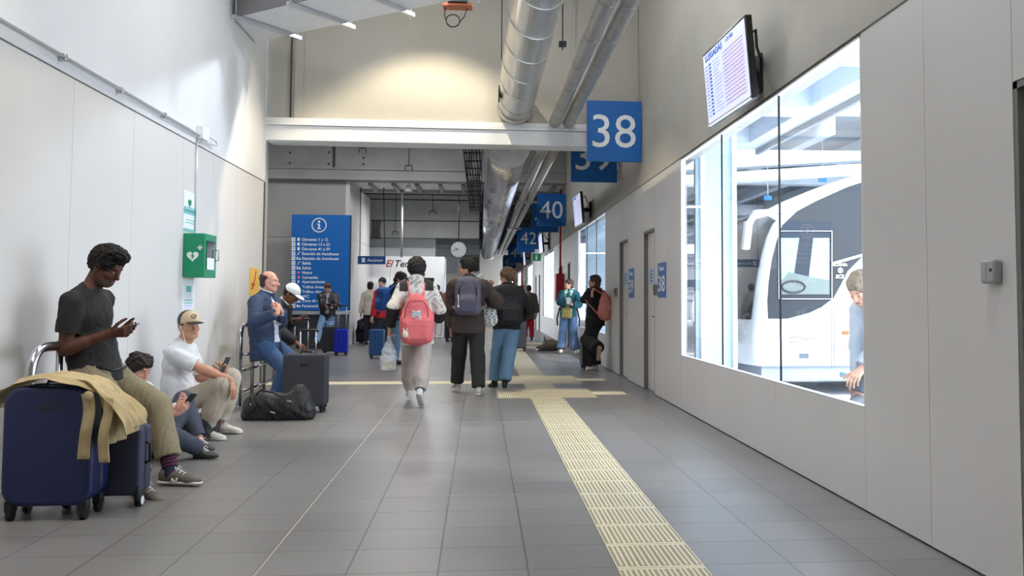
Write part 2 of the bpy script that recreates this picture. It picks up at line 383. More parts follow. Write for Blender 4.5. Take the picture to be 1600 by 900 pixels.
mb = MB(); mb.box((-9.2, 70, 0), (XR+.2, 70.3, 5.0)); mb.box((-1.0, 40, 0), (-.8, 70, 3.4)); struct(mb.build('wall_end', mat('end_stone', (150, 144, 136), .7, noise=.1)))
mb = MB(); mb.box((-9.2, 31.0, 0), (-1.55, 31.2, 3.3)); struct(mb.build('wall_kiosk_back', M_white))
# plank strip seam line on the far left wall
# fixtures for the added luminaires, the spots and the added flood
M_lum = mat('lamp_diffuser', (255, 250, 240), .5, emit=3.0)
def luminaire(x, y, z, w, l, lab):
    t = thing('added_ceiling_light', (x, y, z), lab, 'light', 'hall ceiling lights')
    m = MB(); m.box((x-w/2, y-l/2, z), (x+w/2, y+l/2, z+.07)); m.build('housing', M_white, t, bevel=.01)
    m = MB(); m.box((x-w/2+.03, y-l/2+.03, z-.006), (x+w/2-.03, y+l/2-.03, z-.001)); m.build('diffuser', M_lum, t)
    [MB().tube([(x+s*w/3, y, z+.07), (x+s*w/3, y, z+.58)], .005, 6).build('hanger', M_dark, t) for s in (-1, 1)]
for x, y in FILL_LUM: luminaire(x, y, 6.32, 1.26, .56, 'white ceiling luminaire hanging high over the first bay')
for p, t_, e, a in SPOTS:
    t = thing('spot_lamp', p, 'small spot lamp fixed high under the ceiling of the first bay', 'light', 'spot lamps'); d = (Vector(t_)-Vector(p)).normalized(); q = Vector(p)
    m = MB(); m.cyl(q-d*.16, q-d*.02, .05, .075, cap=False); m.ball(q-d*.16, .05, 10); m.build('lamp_shade', M_dark, t)
    m = MB(); m.tube([q-d*.18, q+Vector((0, 0, .9))], .01, 6); m.build('stem', M_dark, t)
q = Vector(FLOOD); t = thing('added_flood_lamp', FLOOD, 'flood lamp high on the right beside the header wall', 'light')
d = (Vector((-3, 6.2, 2))-q).normalized(); m = MB(); m.obox(q-d*.3, (.45, .35, .12), orient(d)); m.build('housing', M_dark, t)
m = MB(); m.tube([q-d*.35, (1.9, 12.4, 6.3), (2.27, 12.5, 6.3)], .02, 8); m.build('bracket', M_dark, t)
# ------------------------------------------------------------------ ducts, pipes and things under the ceiling
M_duct = mat('spiral_duct_steel', (205, 203, 200), .30, .92, noise=.12, nscale=3, bump=.05, bscale=4, nscale3=(3, .3, 3))
M_duct2 = mat('foil_duct', (225, 226, 232), .14, .95, noise=.15, nscale=6, bump=.9, bscale=5, nscale3=(4, .9, 4))
M_pipe = mat('clad_pipe', (196, 192, 186), .32, .9, noise=.1, nscale=4)
def helix(mb, x, z, r, y0, y1, pitch, rr, n=20, mi=0):
    N = int((y1-y0)/pitch*n); pts = [(x+r*math.cos(2*PI*i/n), y0+pitch*i/n, z+r*math.sin(2*PI*i/n)) for i in range(N+1)]
    mb.tube(pts, rr, 5, mi)
d = thing('ventilation_duct', (.48, 6, 3.74), 'large round steel ventilation duct running overhead in the first bay', 'duct')
m = MB(); m.cyl((.48, -1.45, 3.99), (.48, 12.74, 3.99), .25, n=40); m.build('duct_body', M_duct, d)
m = MB(); helix(m, .48, 3.99, .25, -1.2, 12.6, .9, .006, 32); m.build('seam', M_duct, d)
m = MB(); m.cyl((.48, 12.4, 3.99), (.48, 12.73, 3.99), .262, n=40); m.build('collar', M_duct, d)
for y in (10.2, 7.0, 3.0):
    m = MB(); m.tube([(.22, y, 4.0), (.22, y, 6.9)], .006, 6); m.build('hanger', M_dark, d)
m = MB(); m.box((.215, 11.55, 3.86), (.235, 11.85, 4.02)); m.build('inspection_hatch', M_dark, d)
d = thing('ventilation_duct', (.39, 30, 3.2), 'foil-wrapped ventilation duct with a flat round end beyond the white beam', 'duct')
m = MB(); m.cyl((.39, 13.24, 3.52), (.39, 46, 3.52), .325, n=40); m.build('duct_body', M_duct2, d)
m = MB(); m.cyl((.39, 13.215, 3.52), (.39, 13.245, 3.52), .335, n=40); m.build('end_cap', mat('duct_cap', (176, 176, 176), .4, .85, noise=.2, nscale=5), d)
m = MB(); helix(m, .39, 3.52, .325, 13.3, 44, .32, .008, 20); m.build('seam', M_steel, d)
for i, (x, lab) in enumerate(((1.045, 'left of the two clad pipes running beside the round duct'), (1.24, 'right of the two clad pipes running beside the round duct'))):
    d = thing('overhead_pipe', (x, 8, 3.7), lab, 'pipe', 'clad overhead pipes')
    m = MB(); m.cyl((x, -1.4, 3.785), (x, 12.77, 3.785), .085, n=24); m.cyl((x, 13.1, 3.785), (x, 50, 3.785), .085, n=24); m.build('pipe', M_pipe, d)
    for k in range(11):
        m = MB(); y = 2.2+k*1.03; m.cyl((x, y, 3.785), (x, y+.012, 3.785), .088, n=24); m.build('joint_ring', M_steel, d)
for y in (22.3, 30.9): 
    d = thing('pipe_bracket', (1.14, y, 3.66), 'metal cross bracket carrying the two clad pipes %s' % ('near sign forty' if y < 25 else 'far down the hall'), 'bracket')
    m = MB(); m.box((.9, y, 3.64), (1.4, y+.08, 3.695)); m.build('crossbar', M_steel, d)
    for s in (.92, 1.38): m = MB(); m.tube([(s, y+.04, 3.69), (s, y+.04, 6.15 if y < 25 else 4.88)], .008, 6); m.build('rod', M_dark, d)
d = thing('hanging_rod', (1.13, 8.9, 3.95), 'thin dark threaded rod with clamp between the duct and pipes', 'rod')
m = MB(); m.tube([(.86, 9.5, 3.93), (.86, 9.5, 6.85)], .007, 6); m.build('rod', M_dark, d); m = MB(); m.box((.82, 9.46, 3.97), (.90, 9.54, 4.02)); m.build('clamp', M_dark, d)
# white rectangular duct crossing the top left
U = Vector((-.8035, .5953, 0)); Vn = Vector((.5953, .8035, 0))       # along, across (away)
P0 = Vector((-2.97, 10.93, 4.60))
d = thing('rectangular_duct', (-1.5, 10.5, 4.6), 'white rectangular duct crossing under the roof at top left', 'duct')
m = MB(); Lg = 4.6; wd = .82; A = P0 + U*.0; 
m.prism([(0, 0), (-Lg, 0), (-Lg, wd), (.607, wd)], A, U, Vn, (0, 0, .55)); m.build('duct_body', mat('duct_white', (222, 224, 228), .45, noise=.04, nscale=3), d)
m = MB(); m.prism([(0, 0), (-Lg, 0), (-Lg, -.012), (-.02, -.012)], A+Vector((0, 0, .004)), U, Vn, (0, 0, .55)); m.build('grey_side', mat('duct_side_grey', (120, 118, 120), .6), d)  # thin sheet in darker grey over the near side of the duct
for k in (.12, 1.05, 2.0, 2.95, 3.9):
    m = MB(); c = A - U*k + Vn*wd/2 + Vector((0, 0, -.03)); R = Matrix((U, Vn, Vector((0, 0, 1)))).transposed()
    m.obox(c, (.045, wd+.22, .045), R); m.build('support_rail', M_alu, d)
    for s in (-.5, .5):
        m = MB(); q = c + Vn*s*(wd+.14); m.tube([q+Vector((0, 0, -.07)), q+Vector((0, 0, 2.2))], .008, 6); m.build('rod', M_alu, d)
# small equipment box with dangling cable
q = at(714, 10, 11.6); d = thing('junction_box', q, 'dark equipment box with orange tray and dangling cable loop overhead', 'electrical box')
m = MB(); m.box(q+Vector((-.12, -.12, .02)), q+Vector((.14, .12, .2))); m.build('casing', M_dark, d, bevel=.01)
M_or = mat('orange_tray', (150, 78, 44), .6); m = MB(); m.box(q+Vector((-.18, -.10, -.02)), q+Vector((.2, .10, .01))); m.build('tray', M_or, d)
m = MB(); m.tube([q+Vector((-.15, 0, -.02)), q+Vector((-.16, 0, -.12))]+[q+Vector((-.05+.09*math.cos(PI+t*.62), .01*math.sin(t), -.19+.085*math.sin(PI+t*.62))) for t in range(16)]+[q+Vector((.10, 0, -.13)), q+Vector((.13, 0, -.02))], .008, 6); m.build('cable', M_black, d)
m = MB(); [m.tube([q+Vector((s, 0, .2)), q+Vector((s, 0, 2.0))], .01, 6) for s in (-.2, .22)]; m.box(q+Vector((-.26, -.02, .14)), q+Vector((.28, .02, .17))); m.build('frame', M_dark, d)
# cable tray beyond the header
d = thing('cable_tray', (-.17, 20, 4.15), 'dark cable tray full of black cables hanging left of the foil duct', 'cable tray')
m = MB(); m.box((-.36, 13.2, 4.10), (-.34, 29.9, 4.23)); m.box((0.0, 13.2, 4.10), (.02, 29.9, 4.23))
for k in range(16): m.box((-.36, 13.4+k*1.05, 4.10), (.02, 13.45+k*1.05, 4.12))
m.build('tray', M_dark, d)
for k in range(6):
    m = MB(); x = -.31+k*.055; m.tube([(x+.012*math.sin(i*1.3+k), 13.2+i*.9, 4.17+.01*math.cos(i+k)) for i in range(19)], .02, 6); m.build('cable', mat('cable_%s' % ('black' if k % 3 else 'grey'), (30, 32, 30) if k % 3 else (110, 112, 115), .6), d)
# conduits and hooks on the far header and fascia
def pole(px, y0, y1, Y, r, lab, nm='wall_conduit', mt=None, cat='conduit', group=None):
    a, b = at(px, y0, Y), at(px, y1, Y); b.x = a.x; m = MB(); m.tube([a, b], r, 8); return tag(m.build(nm, mt or M_dark), lab, cat, group)
pole(629, 272, 402, 27.5, .035, 'grey vertical pipe dropping in front of the white kiosk wall', 'vertical_pipe', M_conc, 'pipe')
for px, Y, y0, y1 in ((567, 23.7, 224, 232), (639, 23.7, 228, 259), (676, 29.9, 308, 330), (618, 29.9, 346, 362)):
    a = at(px, y1, Y); m = MB(); m.tube([(a.x, a.y-.05, a.z), (a.x, a.y-.05, {567: 6.15, 639: 6.15, 676: 4.98, 618: 4.98}[px])], .009, 6)
    m.tube([(a.x-.09, a.y-.05, a.z-.12), (a.x-.09, a.y-.05, a.z), (a.x+.09, a.y-.05, a.z), (a.x+.09, a.y-.05, a.z-.12)], .014, 6)
    tag(m.build('cable_hook', M_dark), {567: 'small cable hook on the grey beam above the blue board', 639: 'cable hook with rod on the grey beam in mid hall', 676: 'small hook with rod on the striped fascia above the clock', 618: 'small hook on the fascia above the kiosk'}[px], 'hook')
a = at(638, 296, 24.2); m = MB(); m.cyl((a.x, a.y, a.z+.12), (a.x, a.y, a.z-.05), .05, .11, 16); m.tube([(a.x, a.y, a.z+.1), (a.x, a.y, a.z+.35)], .015, 6)
tag(m.build('ceiling_loudspeaker', M_white), 'small round white fitting hanging under the ribbed soffit', 'loudspeaker')
a = at(588, 360, 29.6); d = thing('cable_bundle', a, 'bundle of dark cables hanging left above the kiosk', 'cables')
for k in range(5): m = MB(); m.tube([(a.x-.12+.06*k, a.y+.02*(k % 2), a.z+.32), (a.x-.10+.05*k, a.y, a.z), (a.x-.12+.06*k, a.y, a.z-.28)], .02, 6); m.build('cable', M_dark, d)

# ------------------------------------------------------------------ signs
def dock_sign(num, Y, x0=1.483, x1=2.345, z0=3.19, z1=4.055):
    x1 = min(x1, 2.34)
    t = thing('hanging_sign', ((x0+x1)/2, Y, z0), 'square blue hanging sign with the white number %s' % num, 'sign', 'blue dock number signs')
    s = .0
    m = MB(); m.box((x0-.0, Y, z0), (XR-.025, Y+.05, z1)); b = m.build('board', M_blue, t, bevel=.004, seg=1)
    w = XR-.025-x0
    m = MB(); put_text(m, num, .6, ((x0+XR-.02)/2-.005, Y-.004, (z0+z1)/2), (1, 0, 0), (0, 0, 1), width=.80*w if num != '44' else .8*w, height=.47, bold=.0); m.build('number', M_signw, t, fix=False)
    m = MB(); put_text(m, num, .6, ((x0+XR-.02)/2-.005, Y+.054, (z0+z1)/2), (-1, 0, 0), (0, 0, 1), width=.80*w, height=.47, bold=.0); m.build('number', M_signw, t, fix=False)
    for zz in (z0+.18, z1-.18):
        m = MB(); m.box((XR-.10, Y+.051, zz-.03), (XR, Y+.09, zz+.03)); m.build('wall_bracket', M_alu, t)
for n in range(5):
    dock_sign(str(38+2*n), 12.45+11.3*n); dock_sign(str(39+2*n), 14.7+11.3*n)
# screens
M_scr = mat('screen_glow', (206, 212, 240), .4, emit=.85); M_scrb = mat('screen_text_blue', (60, 110, 200), .5, emit=.35); M_scrr = mat('screen_text_rose', (196, 170, 205), .5, emit=.6); M_scrt = mat('screen_text_grey', (140, 165, 220), .5, emit=.6)
def screen(Y0, Y1, z0=2.78, z1=3.42, i=0, xo=0.):
    lab = ['black arrivals screen mounted highest and nearest, above the big window', 'second wall screen, beyond the hanging sign forty', 'third wall screen far along the right wall', 'farthest small wall screen along the right wall'][i]
    c = Vector((1.995+xo, (Y0+Y1)/2, (z0+z1)/2)); t = thing('wall_screen', c, lab, 'screen', 'screens on the right wall')
    u = Vector((.035, -(Y1-Y0), 0)).normalized(); tilt = math.atan2(.055, .65); v = Vector((-math.sin(tilt), 0, math.cos(tilt))); v = (v-u*v.dot(u)).normalized(); n = u.cross(v)   # faces the hall
    w, h = (Y1-Y0), (z1-z0)/math.cos(tilt); R = Matrix((u, v, n)).transposed()
    m = MB(); m.obox(c - n*.03, (w, h, .055), R); m.build('casing', M_black, t, bevel=.006, seg=2)
    m = MB(); m.obox(c + n*.0005, (w-.04, h-.045, .004), R); m.build('display', M_scr, t)
    m = MB(); m.obox(c - v*(h/2-.006) + n*.0, (w*.96, .014, .03), R); m.build('bottom_trim', M_white, t)
    m = MB(); 
    put_text(m, 'LLEGADAS', .1, c - u*(w*.22) + v*(h*.40) + n*.004, u, v, width=w*.42, height=h*.085, bold=.002)
    put_text(m, '12:00', .05, c + u*(w*.16) + v*(h*.41) + n*.004, u, v, width=w*.16, height=h*.05)
    rnd = random.Random(3+i); rows = 15
    for k in range(rows):
        y = h*.29 - k*h*.72/rows
        q = c + v*y + n*.004
        m.obox(q - u*(w*.33), (w*.055, h*.026, .001), R); m.obox(q - u*(w*.42), (w*.07, h*.010, .001), R)
    m.build('time_column', M_scrb, t)
    m = MB()
    for k in range(rows):
        y = h*.29 - k*h*.72/rows; q = c + v*y + n*.004; l = rnd.uniform(.12, .22)*w
        m.obox(q - u*(w*.26-l/2), (l, h*.012, .001), R); m.obox(q + u*(w*.06), (w*rnd.uniform(.05, .12), h*.010, .001), R)
    m.build('destination_column', M_scrt, t)
    m = MB()
    for k in range(rows):
        y = h*.29 - k*h*.72/rows; m.obox(c + v*y + n*.003 + u*w*.2, (w*.46, h*.022, .0006), R)
    m.build('status_column', M_scrr, t)
    m = MB(); m.box((2.02+xo, c.y-.14, c.z-.12), (2.08+xo, c.y+.14, c.z+.14)); m.box((2.06+xo, c.y-.04, c.z-.04), (XR-.02, c.y+.04, c.z+.04)); m.box((XR-.03, c.y-.12, c.z-.16), (XR-.008, c.y+.12, c.z+.16)); m.build('wall_mount', M_dark, t)
    m = MB(); m.tube([c - n*.05 + v*(h*.3) + u*w*.4 + Vector((.0, 0, 0)), c - n*.12 + v*(h*.36)+u*w*.4, c - n*.16 + v*(h*.2)+u*w*.3, (XR-.01, c.y-.1, c.z+.1)], .012, 6); m.build('cable', M_black, t)
screen(6.56, 7.72, i=0); screen(17.9, 19.0, i=1); screen(29.3, 30.4, i=2); screen(40.5, 41.6, i=3)
# dock number plates on the wall and small wall fittings
M_blue2 = mat('plate_blue', (58, 112, 184), .5); M_paper = mat('paper_white', (232, 236, 240), .7); M_teal = mat('print_teal', (120, 190, 190), .7)
def plate(num, y0, y1, z0, z1, lab):
    t = thing('dock_plate', (XR, (y0+y1)/2, z0), lab, 'sign')
    m = MB(); m.box((XR-.006, y0, z0), (XR-.001, y1, z1)); m.build('plate', M_blue2, t)
    m = MB(); put_text(m, num, .3, (XR-.0085, (y0+y1)/2, z0+(z1-z0)*.40), (0, -1, 0), (0, 0, 1), width=(y1-y0)*.78, height=(z1-z0)*.46, bold=.002)
    put_text(m, 'Dársena', .08, (XR-.0085, (y0+y1)/2, z1-(z1-z0)*.16), (0, -1, 0), (0, 0, 1), width=(y1-y0)*.6); m.build('lettering', M_signw, t, fix=False)
a, b = atx(1028.5, 408, XR), atx(1041, 461, XR); plate('38', b.y, a.y, 1.27, 1.71, 'blue wall plate with white 38 beside the nearer dock door')
a, b = atx(983, 418, XR), atx(991, 461, XR); plate('39', b.y, a.y, 1.27, 1.71, 'blue wall plate with white 39 beside the farther dock door')
for (x0, x1, y0, y1, lab) in ((1015.5, 1022, 420, 444, 'small pale blue notice on the nearer dock door'), (975.5, 981, 425, 447, 'small pale blue notice on the farther dock door')):
    a, b = atx(x0, y0, XR+.05), atx(x1, y1, XR+.05); t = thing('wall_notice', ((a+b)/2), lab, 'notice')
    m = MB(); m.box((XR+.045, b.y, b.z), (XR+.0535, a.y, a.z)); m.build('sheet', mat('notice_blue', (196, 214, 232), .6), t)
    m = MB()
    for k in range(4): m.box((XR+.042, b.y+(a.y-b.y)*.2, a.z-(a.z-b.z)*(.15+.2*k)), (XR+.046, a.y-(a.y-b.y)*.2, a.z-(a.z-b.z)*(.22+.2*k)))
    m.build('print', M_blue2, t)
for px, py, lab in ((1026, 453, 'dark card reader on the wall under the 38 plate'), (964, 457, 'small grey card reader left of the farther dock door')):
    a = atx(px, py, XR); t = thing('card_reader', a, lab, 'card reader'); m = MB(); m.box((XR-.04, a.y-.05, a.z-.07), (XR-.001, a.y+.05, a.z+.07)); m.build('casing', M_jamb, t, bevel=.006)
    m = MB(); m.box((XR-.043, a.y-.03, a.z), (XR-.039, a.y+.03, a.z+.05)); m.build('keypad', M_dark, t)
t = thing('intercom', (XR, 3.8, 1.33), 'small grey wall device on the big right panel', 'wall device')
a, b = atx(1540, 409, XR-.02), atx(1566, 441, XR); M_grey = mat('device_grey', (168, 170, 173), .45)
m = MB(); m.box((XR-.042, 3.722, 1.325), (XR-.001, 3.832, 1.432)); m.build('housing', M_grey, t, bevel=.012, seg=3)
m = MB(); m.cyl((XR-.046, 3.745, 1.385), (XR-.040, 3.745, 1.385), .007, n=12); m.build('indicator', M_dark, t)
m = MB(); m.box((XR-.044, 3.78, 1.34), (XR-.041, 3.822, 1.418)); m.build('cover', M_grey, t, bevel=.002, seg=1)
# hydrant cabinets
def hydrant(Y, lab):
    t = thing('hydrant_cabinet', (2.16, Y, 1.18), lab, 'fire cabinet')
    m = MB(); m.box((2.06, Y, 1.18), (XR-.001, Y+.5, 1.94)); m.build('cabinet', M_red, t, bevel=.01)
    m = MB(); m.box((2.055, Y+.05, 1.24), (2.061, Y+.45, 1.88)); m.build('door', M_red, t)
    m = MB(); m.tube([(2.19, Y+.2, 1.94), (2.19, Y+.2, 2.1)], .045, 10); m.tube([(2.19, Y+.2, 2.1), (2.19, Y+.2, 4.58 if Y > 30 else 4.27)], .028, 10); m.build('riser_pipe', M_red, t)
hydrant(24.35, 'red fire hose cabinet with red riser pipe on the right wall'); hydrant(46.9, 'distant smaller red fire cabinet far along the right wall')
t = thing('exit_sign', (2.2, 36.2, 2.9), 'small green running-man exit sign far along the right wall', 'sign')
m = MB(); a = at(838, 402, 31.5); m.box((a.x-.13, 31.5, a.z-.13), (a.x+.16, 31.54, a.z+.13)); m.build('panel', mat('exit_green', (20, 120, 70), .5, emit=.2), t)
m = MB(); m.ball((a.x-.0, 31.49, a.z+.07), .025, 8); m.box((a.x-.03, 31.488, a.z-.09), (a.x+.03, 31.499, a.z+.04)); m.tube([(a.x+.16, 31.52, a.z), (XR, 31.52, a.z)], .01, 6); m.build('pictogram', M_signw, t)

# left wall fittings
t = thing('cable_conduit', (XL, 4, 2.95), 'grey cable conduit clipped along the top of the left wall panels', 'conduit')
za = atx(0, 52, XL+.03); zb = atx(300, 211, XL+.03)
m = MB(); m.tube([(XL+.035, -1.4, 2.955), (XL+.035, 9.7, 2.955)], .016, 8); m.build('tube', M_alu, t)
for y in [.5+1.02*k for k in range(9)]:
    m = MB(); m.box((XL+.006, y-.02, 2.925), (XL+.055, y+.02, 2.98)); m.build('clip', M_steel, t, bevel=.006)
m = MB(); m.box((XL+.006, 9.72, 2.93), (XL+.07, 9.95, 3.06)); m.tube([(XL+.04, 9.95, 3.0), (XL+.05, 10.25, 3.0), (XL+.05, 10.3, 2.95), (XL+.03, 9.97, 2.93)], .012, 6); m.build('end_box', M_white, t)
m = MB(); m.tube([(XL+.015, 9.72, 1.95), (XL+.015, 9.72, 2.95)], .007, 6); m.build('drop_wire', M_alu, t)
M_aed = mat('aed_green', (8, 140, 98), .4)
X1 = -2.785; Ya, Yb = 9.40, 9.80; Z0, Z1 = 1.455, 1.90
t = thing('defibrillator_cabinet', (XL, Ya, Z0), 'green defibrillator cabinet with a white heart emblem on the left wall', 'cabinet')
m = MB(); m.box((XL+.002, Ya, Z0), (X1, Yb, Z1)); m.build('casing', M_aed, t, bevel=.006)
m = MB()
hx, hz = (XL+X1)/2-.01, (Z0+Z1)/2-.01; pts = []
for k in range(40):
    a = 2*PI*k/40; x = 16*math.sin(a)**3; y = 13*math.cos(a)-5*math.cos(2*a)-2*math.cos(3*a)-math.cos(4*a); pts.append((x*.0036, y*.0036))
m.prism(pts, (hx, Ya-.001, hz), (1, 0, 0), (0, 0, 1), (0, -.003, 0))
m.box((hx+.062, Ya-.004, hz+.062), (hx+.078, Ya-.001, hz+.11)); m.box((hx+.046, Ya-.004, hz+.078), (hx+.094, Ya-.001, hz+.094)); m.build('heart_emblem', M_signw, t)
m = MB(); m.prism([(.012, .045), (-.018, -.004), (-.003, -.004), (-.01, -.045), (.02, .008), (.004, .008)], (hx, Ya-.0045, hz), (1, 0, 0), (0, 0, 1), (0, -.002, 0)); m.build('lightning_mark', M_aed, t)
m = MB(); m.box((X1+.001, Ya+.05, Z0+.08), (X1+.006, Yb-.07, Z1-.07)); m.build('window', mat('dark_glass', (40, 50, 52), .1), t)
m = MB(); m.box((X1+.005, Ya+.06, Z0+.08), (X1+.009, Yb-.1, Z0+.2)); m.build('label', M_signw, t)
m = MB(); m.tube([(X1, Yb-.04, 1.63), (X1+.035, Yb-.04, 1.64), (X1+.035, Yb-.04, 1.74), (X1, Yb-.04, 1.75)], .006, 6); m.build('handle', M_steel, t)
def poster(lab, ya, yb, z0, z1, base, bands):
    t = thing('wall_poster', (XL, (ya+yb)/2, z0), lab, 'poster'); m = MB(); m.box((XL+.001, ya, z0), (XL+.005, yb, z1)); m.build('sheet', base, t)
    for (u0, u1, v0, v1, mt, nm) in bands:
        m = MB(); m.box((XL+.005, ya+(yb-ya)*u0, z0+(z1-z0)*v0), (XL+.0065, ya+(yb-ya)*u1, z0+(z1-z0)*v1)); m.build(nm, mt, t)
    return t
t = poster('white and teal defibrillator notice above the green cabinet', 9.38, 9.78, 1.93, 2.34, M_paper, [(0, 1, .42, .60, M_teal, 'band'), (0, 1, 0, .06, M_teal, 'band'), (.12, .88, .50, .515, M_paper, 'print'), (.15, .85, .2, .22, M_teal, 'print'), (.15, .85, .27, .29, M_teal, 'print')])
m = MB(); m.prism([(p[0]*.9, p[1]*.9) for p in pts], (XL+.0055, 9.56, 2.22), (0, 1, 0), (0, 0, 1), (.002, 0, 0)); m.build('heart_emblem', M_aed, t)
poster('pale printed instruction sheet below the green cabinet', 9.40, 9.80, .98, 1.43, M_paper, [(.3, .7, .72, .86, M_teal, 'print'), (.15, .85, .52, .55, M_teal, 'print'), (.15, .85, .46, .48, M_teal, 'print'), (.2, .8, .40, .42, M_scrt, 'print'), (.2, .8, .2, .22, M_scrt, 'print')])
M_yel = mat('warning_yellow', (244, 196, 62), .5)
t = poster('yellow warning sheet on the left wall behind the man in the blue suit', 12.06, 12.56, 1.28, 1.64, M_yel, [])
m = MB(); m.tube([(XL+.008, 12.16, 1.36), (XL+.008, 12.30, 1.48), (XL+.008, 12.34, 1.57)], .008, 5); m.tube([(XL+.008, 12.14, 1.44), (XL+.008, 12.32, 1.42)], .006, 5); m.build('drawing', M_red, t)
m = MB(); m.ball((XL+.008, 12.36, 1.59), (.004, .016, .016), 8); m.build('drawing_head', M_dark, t)

# ------------------------------------------------------------------ info board, lift sign, clock, kiosk
YB = 23.2
pa, pb = at(456, 335, YB), at(541, 485, YB)
t = thing('information_board', ((pa.x+pb.x)/2, YB, pb.z), 'tall blue information board listing the docks in white', 'sign board')
x0, x1, z0, z1 = pa.x, pb.x+.06, pb.z, pa.z; wB = x1-x0
m = MB(); m.box((x0, YB, z0), (x1, YB+.14, z1)); m.build('board', M_blue, t, bevel=.004, seg=1)
m = MB(); m.box((x1+.001, YB+.005, z0), (x1+.02, YB+.135, z1)); m.build('edge_strip', M_dark, t)
ci = at(498.5, 352, YB-.01); m = MB(); rr = 10.5/1400*YB
m.tube([(ci.x+rr*math.cos(2*PI*k/40), YB-.006, ci.z+rr*math.sin(2*PI*k/40)) for k in range(40)], .016, 6, closed=True)
m.cyl((ci.x, YB-.004, ci.z+.09), (ci.x, YB-.012, ci.z+.09), .03, n=16)
m.box((ci.x-.022, YB-.01, ci.z-.09), (ci.x+.022, YB-.003, ci.z+.04)); m.box((ci.x-.05, YB-.01, ci.z+.02), (ci.x, YB-.003, ci.z+.04)); m.box((ci.x-.05, YB-.01, ci.z-.10), (ci.x+.05, YB-.003, ci.z-.08))
m.build('information_symbol', M_signw, t)
LINES = ['Dársenas 1 a 12', 'Dársenas 13 a 22', 'Dársenas 41 a 59', 'Estación de Autobuses', 'Estación de Autobuses', 'Salida', 'Salida', 'Metro', 'Cercanías', 'Aparcamiento', 'Tráfico Avanza', 'Tráfico Alsa', 'WC', 'Zona de espera', 'Facturación']
M_pink = mat('metro_pink', (226, 120, 160), .5)
for k, s in enumerate(LINES):
    q = at(472, 374.0+7.42*k, YB-.006); m = MB(); put_text(m, s, .1, q, (1, 0, 0), (0, 0, 1), align='l', bold=.0015); m.build('line_text', M_signw, t, fix=False)
    q2 = at(458.5, 374.0+7.42*k, YB-.006); m = MB(); m.box((q2.x-.046, YB-.006, q2.z-.05), (q2.x+.046, YB-.002, q2.z+.05)); m.build('arrow_tile', M_signw, t)
    m = MB(); m.prism([(-.025, -.006), (.005, -.006), (.005, -.022), (.03, 0), (.005, .022), (.005, .006), (-.025, .006)], (q2.x, YB-.0065, q2.z), (1, 0, 0) if k > 2 else (0, 0, 1), (0, 0, 1) if k > 2 else (-1, 0, 0), (0, -.001, 0)); m.build('arrow', M_blue, t)
    q3 = at(466.5, 374.0+7.42*k, YB-.006); m = MB()
    if k < 3: m.box((q3.x-.03, YB-.006, q3.z-.03), (q3.x+.03, YB-.002, q3.z+.04)); m.box((q3.x-.022, YB-.006, q3.z-.04), (q3.x+.022, YB-.002, q3.z-.03))
    elif k in (3, 5): m.prism([(-.04, -.035), (-.015, -.035), (.02, .025), (.045, .025), (.045, .04), (.01, .04), (-.025, -.02), (-.04, -.02)], (q3.x, YB-.006, q3.z), (1, 0, 0), (0, 0, 1), (0, -.002, 0))
    elif k in (4, 6): m.box((q3.x-.05, YB-.006, q3.z-.035), (q3.x-.01, YB-.002, q3.z+.035)); m.prism([(0, -.035), (.03, .035), (.06, -.035)], (q3.x, YB-.006, q3.z), (1, 0, 0), (0, 0, 1), (0, -.002, 0))
    elif k in (7, 8): m.cyl((q3.x, YB-.006, q3.z), (q3.x, YB-.002, q3.z), .036, n=16)
    elif k == 9: put_text(m, 'P', .1, q3, (1, 0, 0), (0, 0, 1), height=.08, bold=.004)
    elif k in (12,): m.box((q3.x-.03, YB-.006, q3.z-.035), (q3.x-.008, YB-.002, q3.z+.035)); m.box((q3.x+.008, YB-.006, q3.z-.035), (q3.x+.03, YB-.002, q3.z+.035))
    elif k > 12: m.prism([(-.05, -.035), (.05, -.035), (.05, .01), (-.01, .01), (-.03, .035), (-.05, .035)], (q3.x, YB-.006, q3.z), (1, 0, 0), (0, 0, 1), (0, -.002, 0))
    else: continue
    m.build('pictogram', M_pink if k in (7, 8) else M_signw, t, fix=False)
# curved dark counter under the board
t = thing('curved_counter', ((x0+x1)/2, YB-.5, 0), 'dark curved counter with a grey top beneath the blue board', 'counter')
cx = (x0+x1)/2-.05; pl = [(.82*wB/1.5*math.cos(a)*1.05, -.62*math.sin(a)) for a in [PI*k/24 for k in range(25)]]
m = MB(); m.prism([(p[0]*.96, p[1]*.94) for p in pl], (cx, YB-.02, 0), (1, 0, 0), (0, 1, 0), (0, 0, .84)); m.build('base', mat('counter_dark', (58, 62, 68), .35, noise=.1), t)
m = MB(); m.prism(pl, (cx, YB-.02, .84), (1, 0, 0), (0, 1, 0), (0, 0, .075)); m.build('counter_top', mat('counter_grey', (176, 182, 190), .35), t)
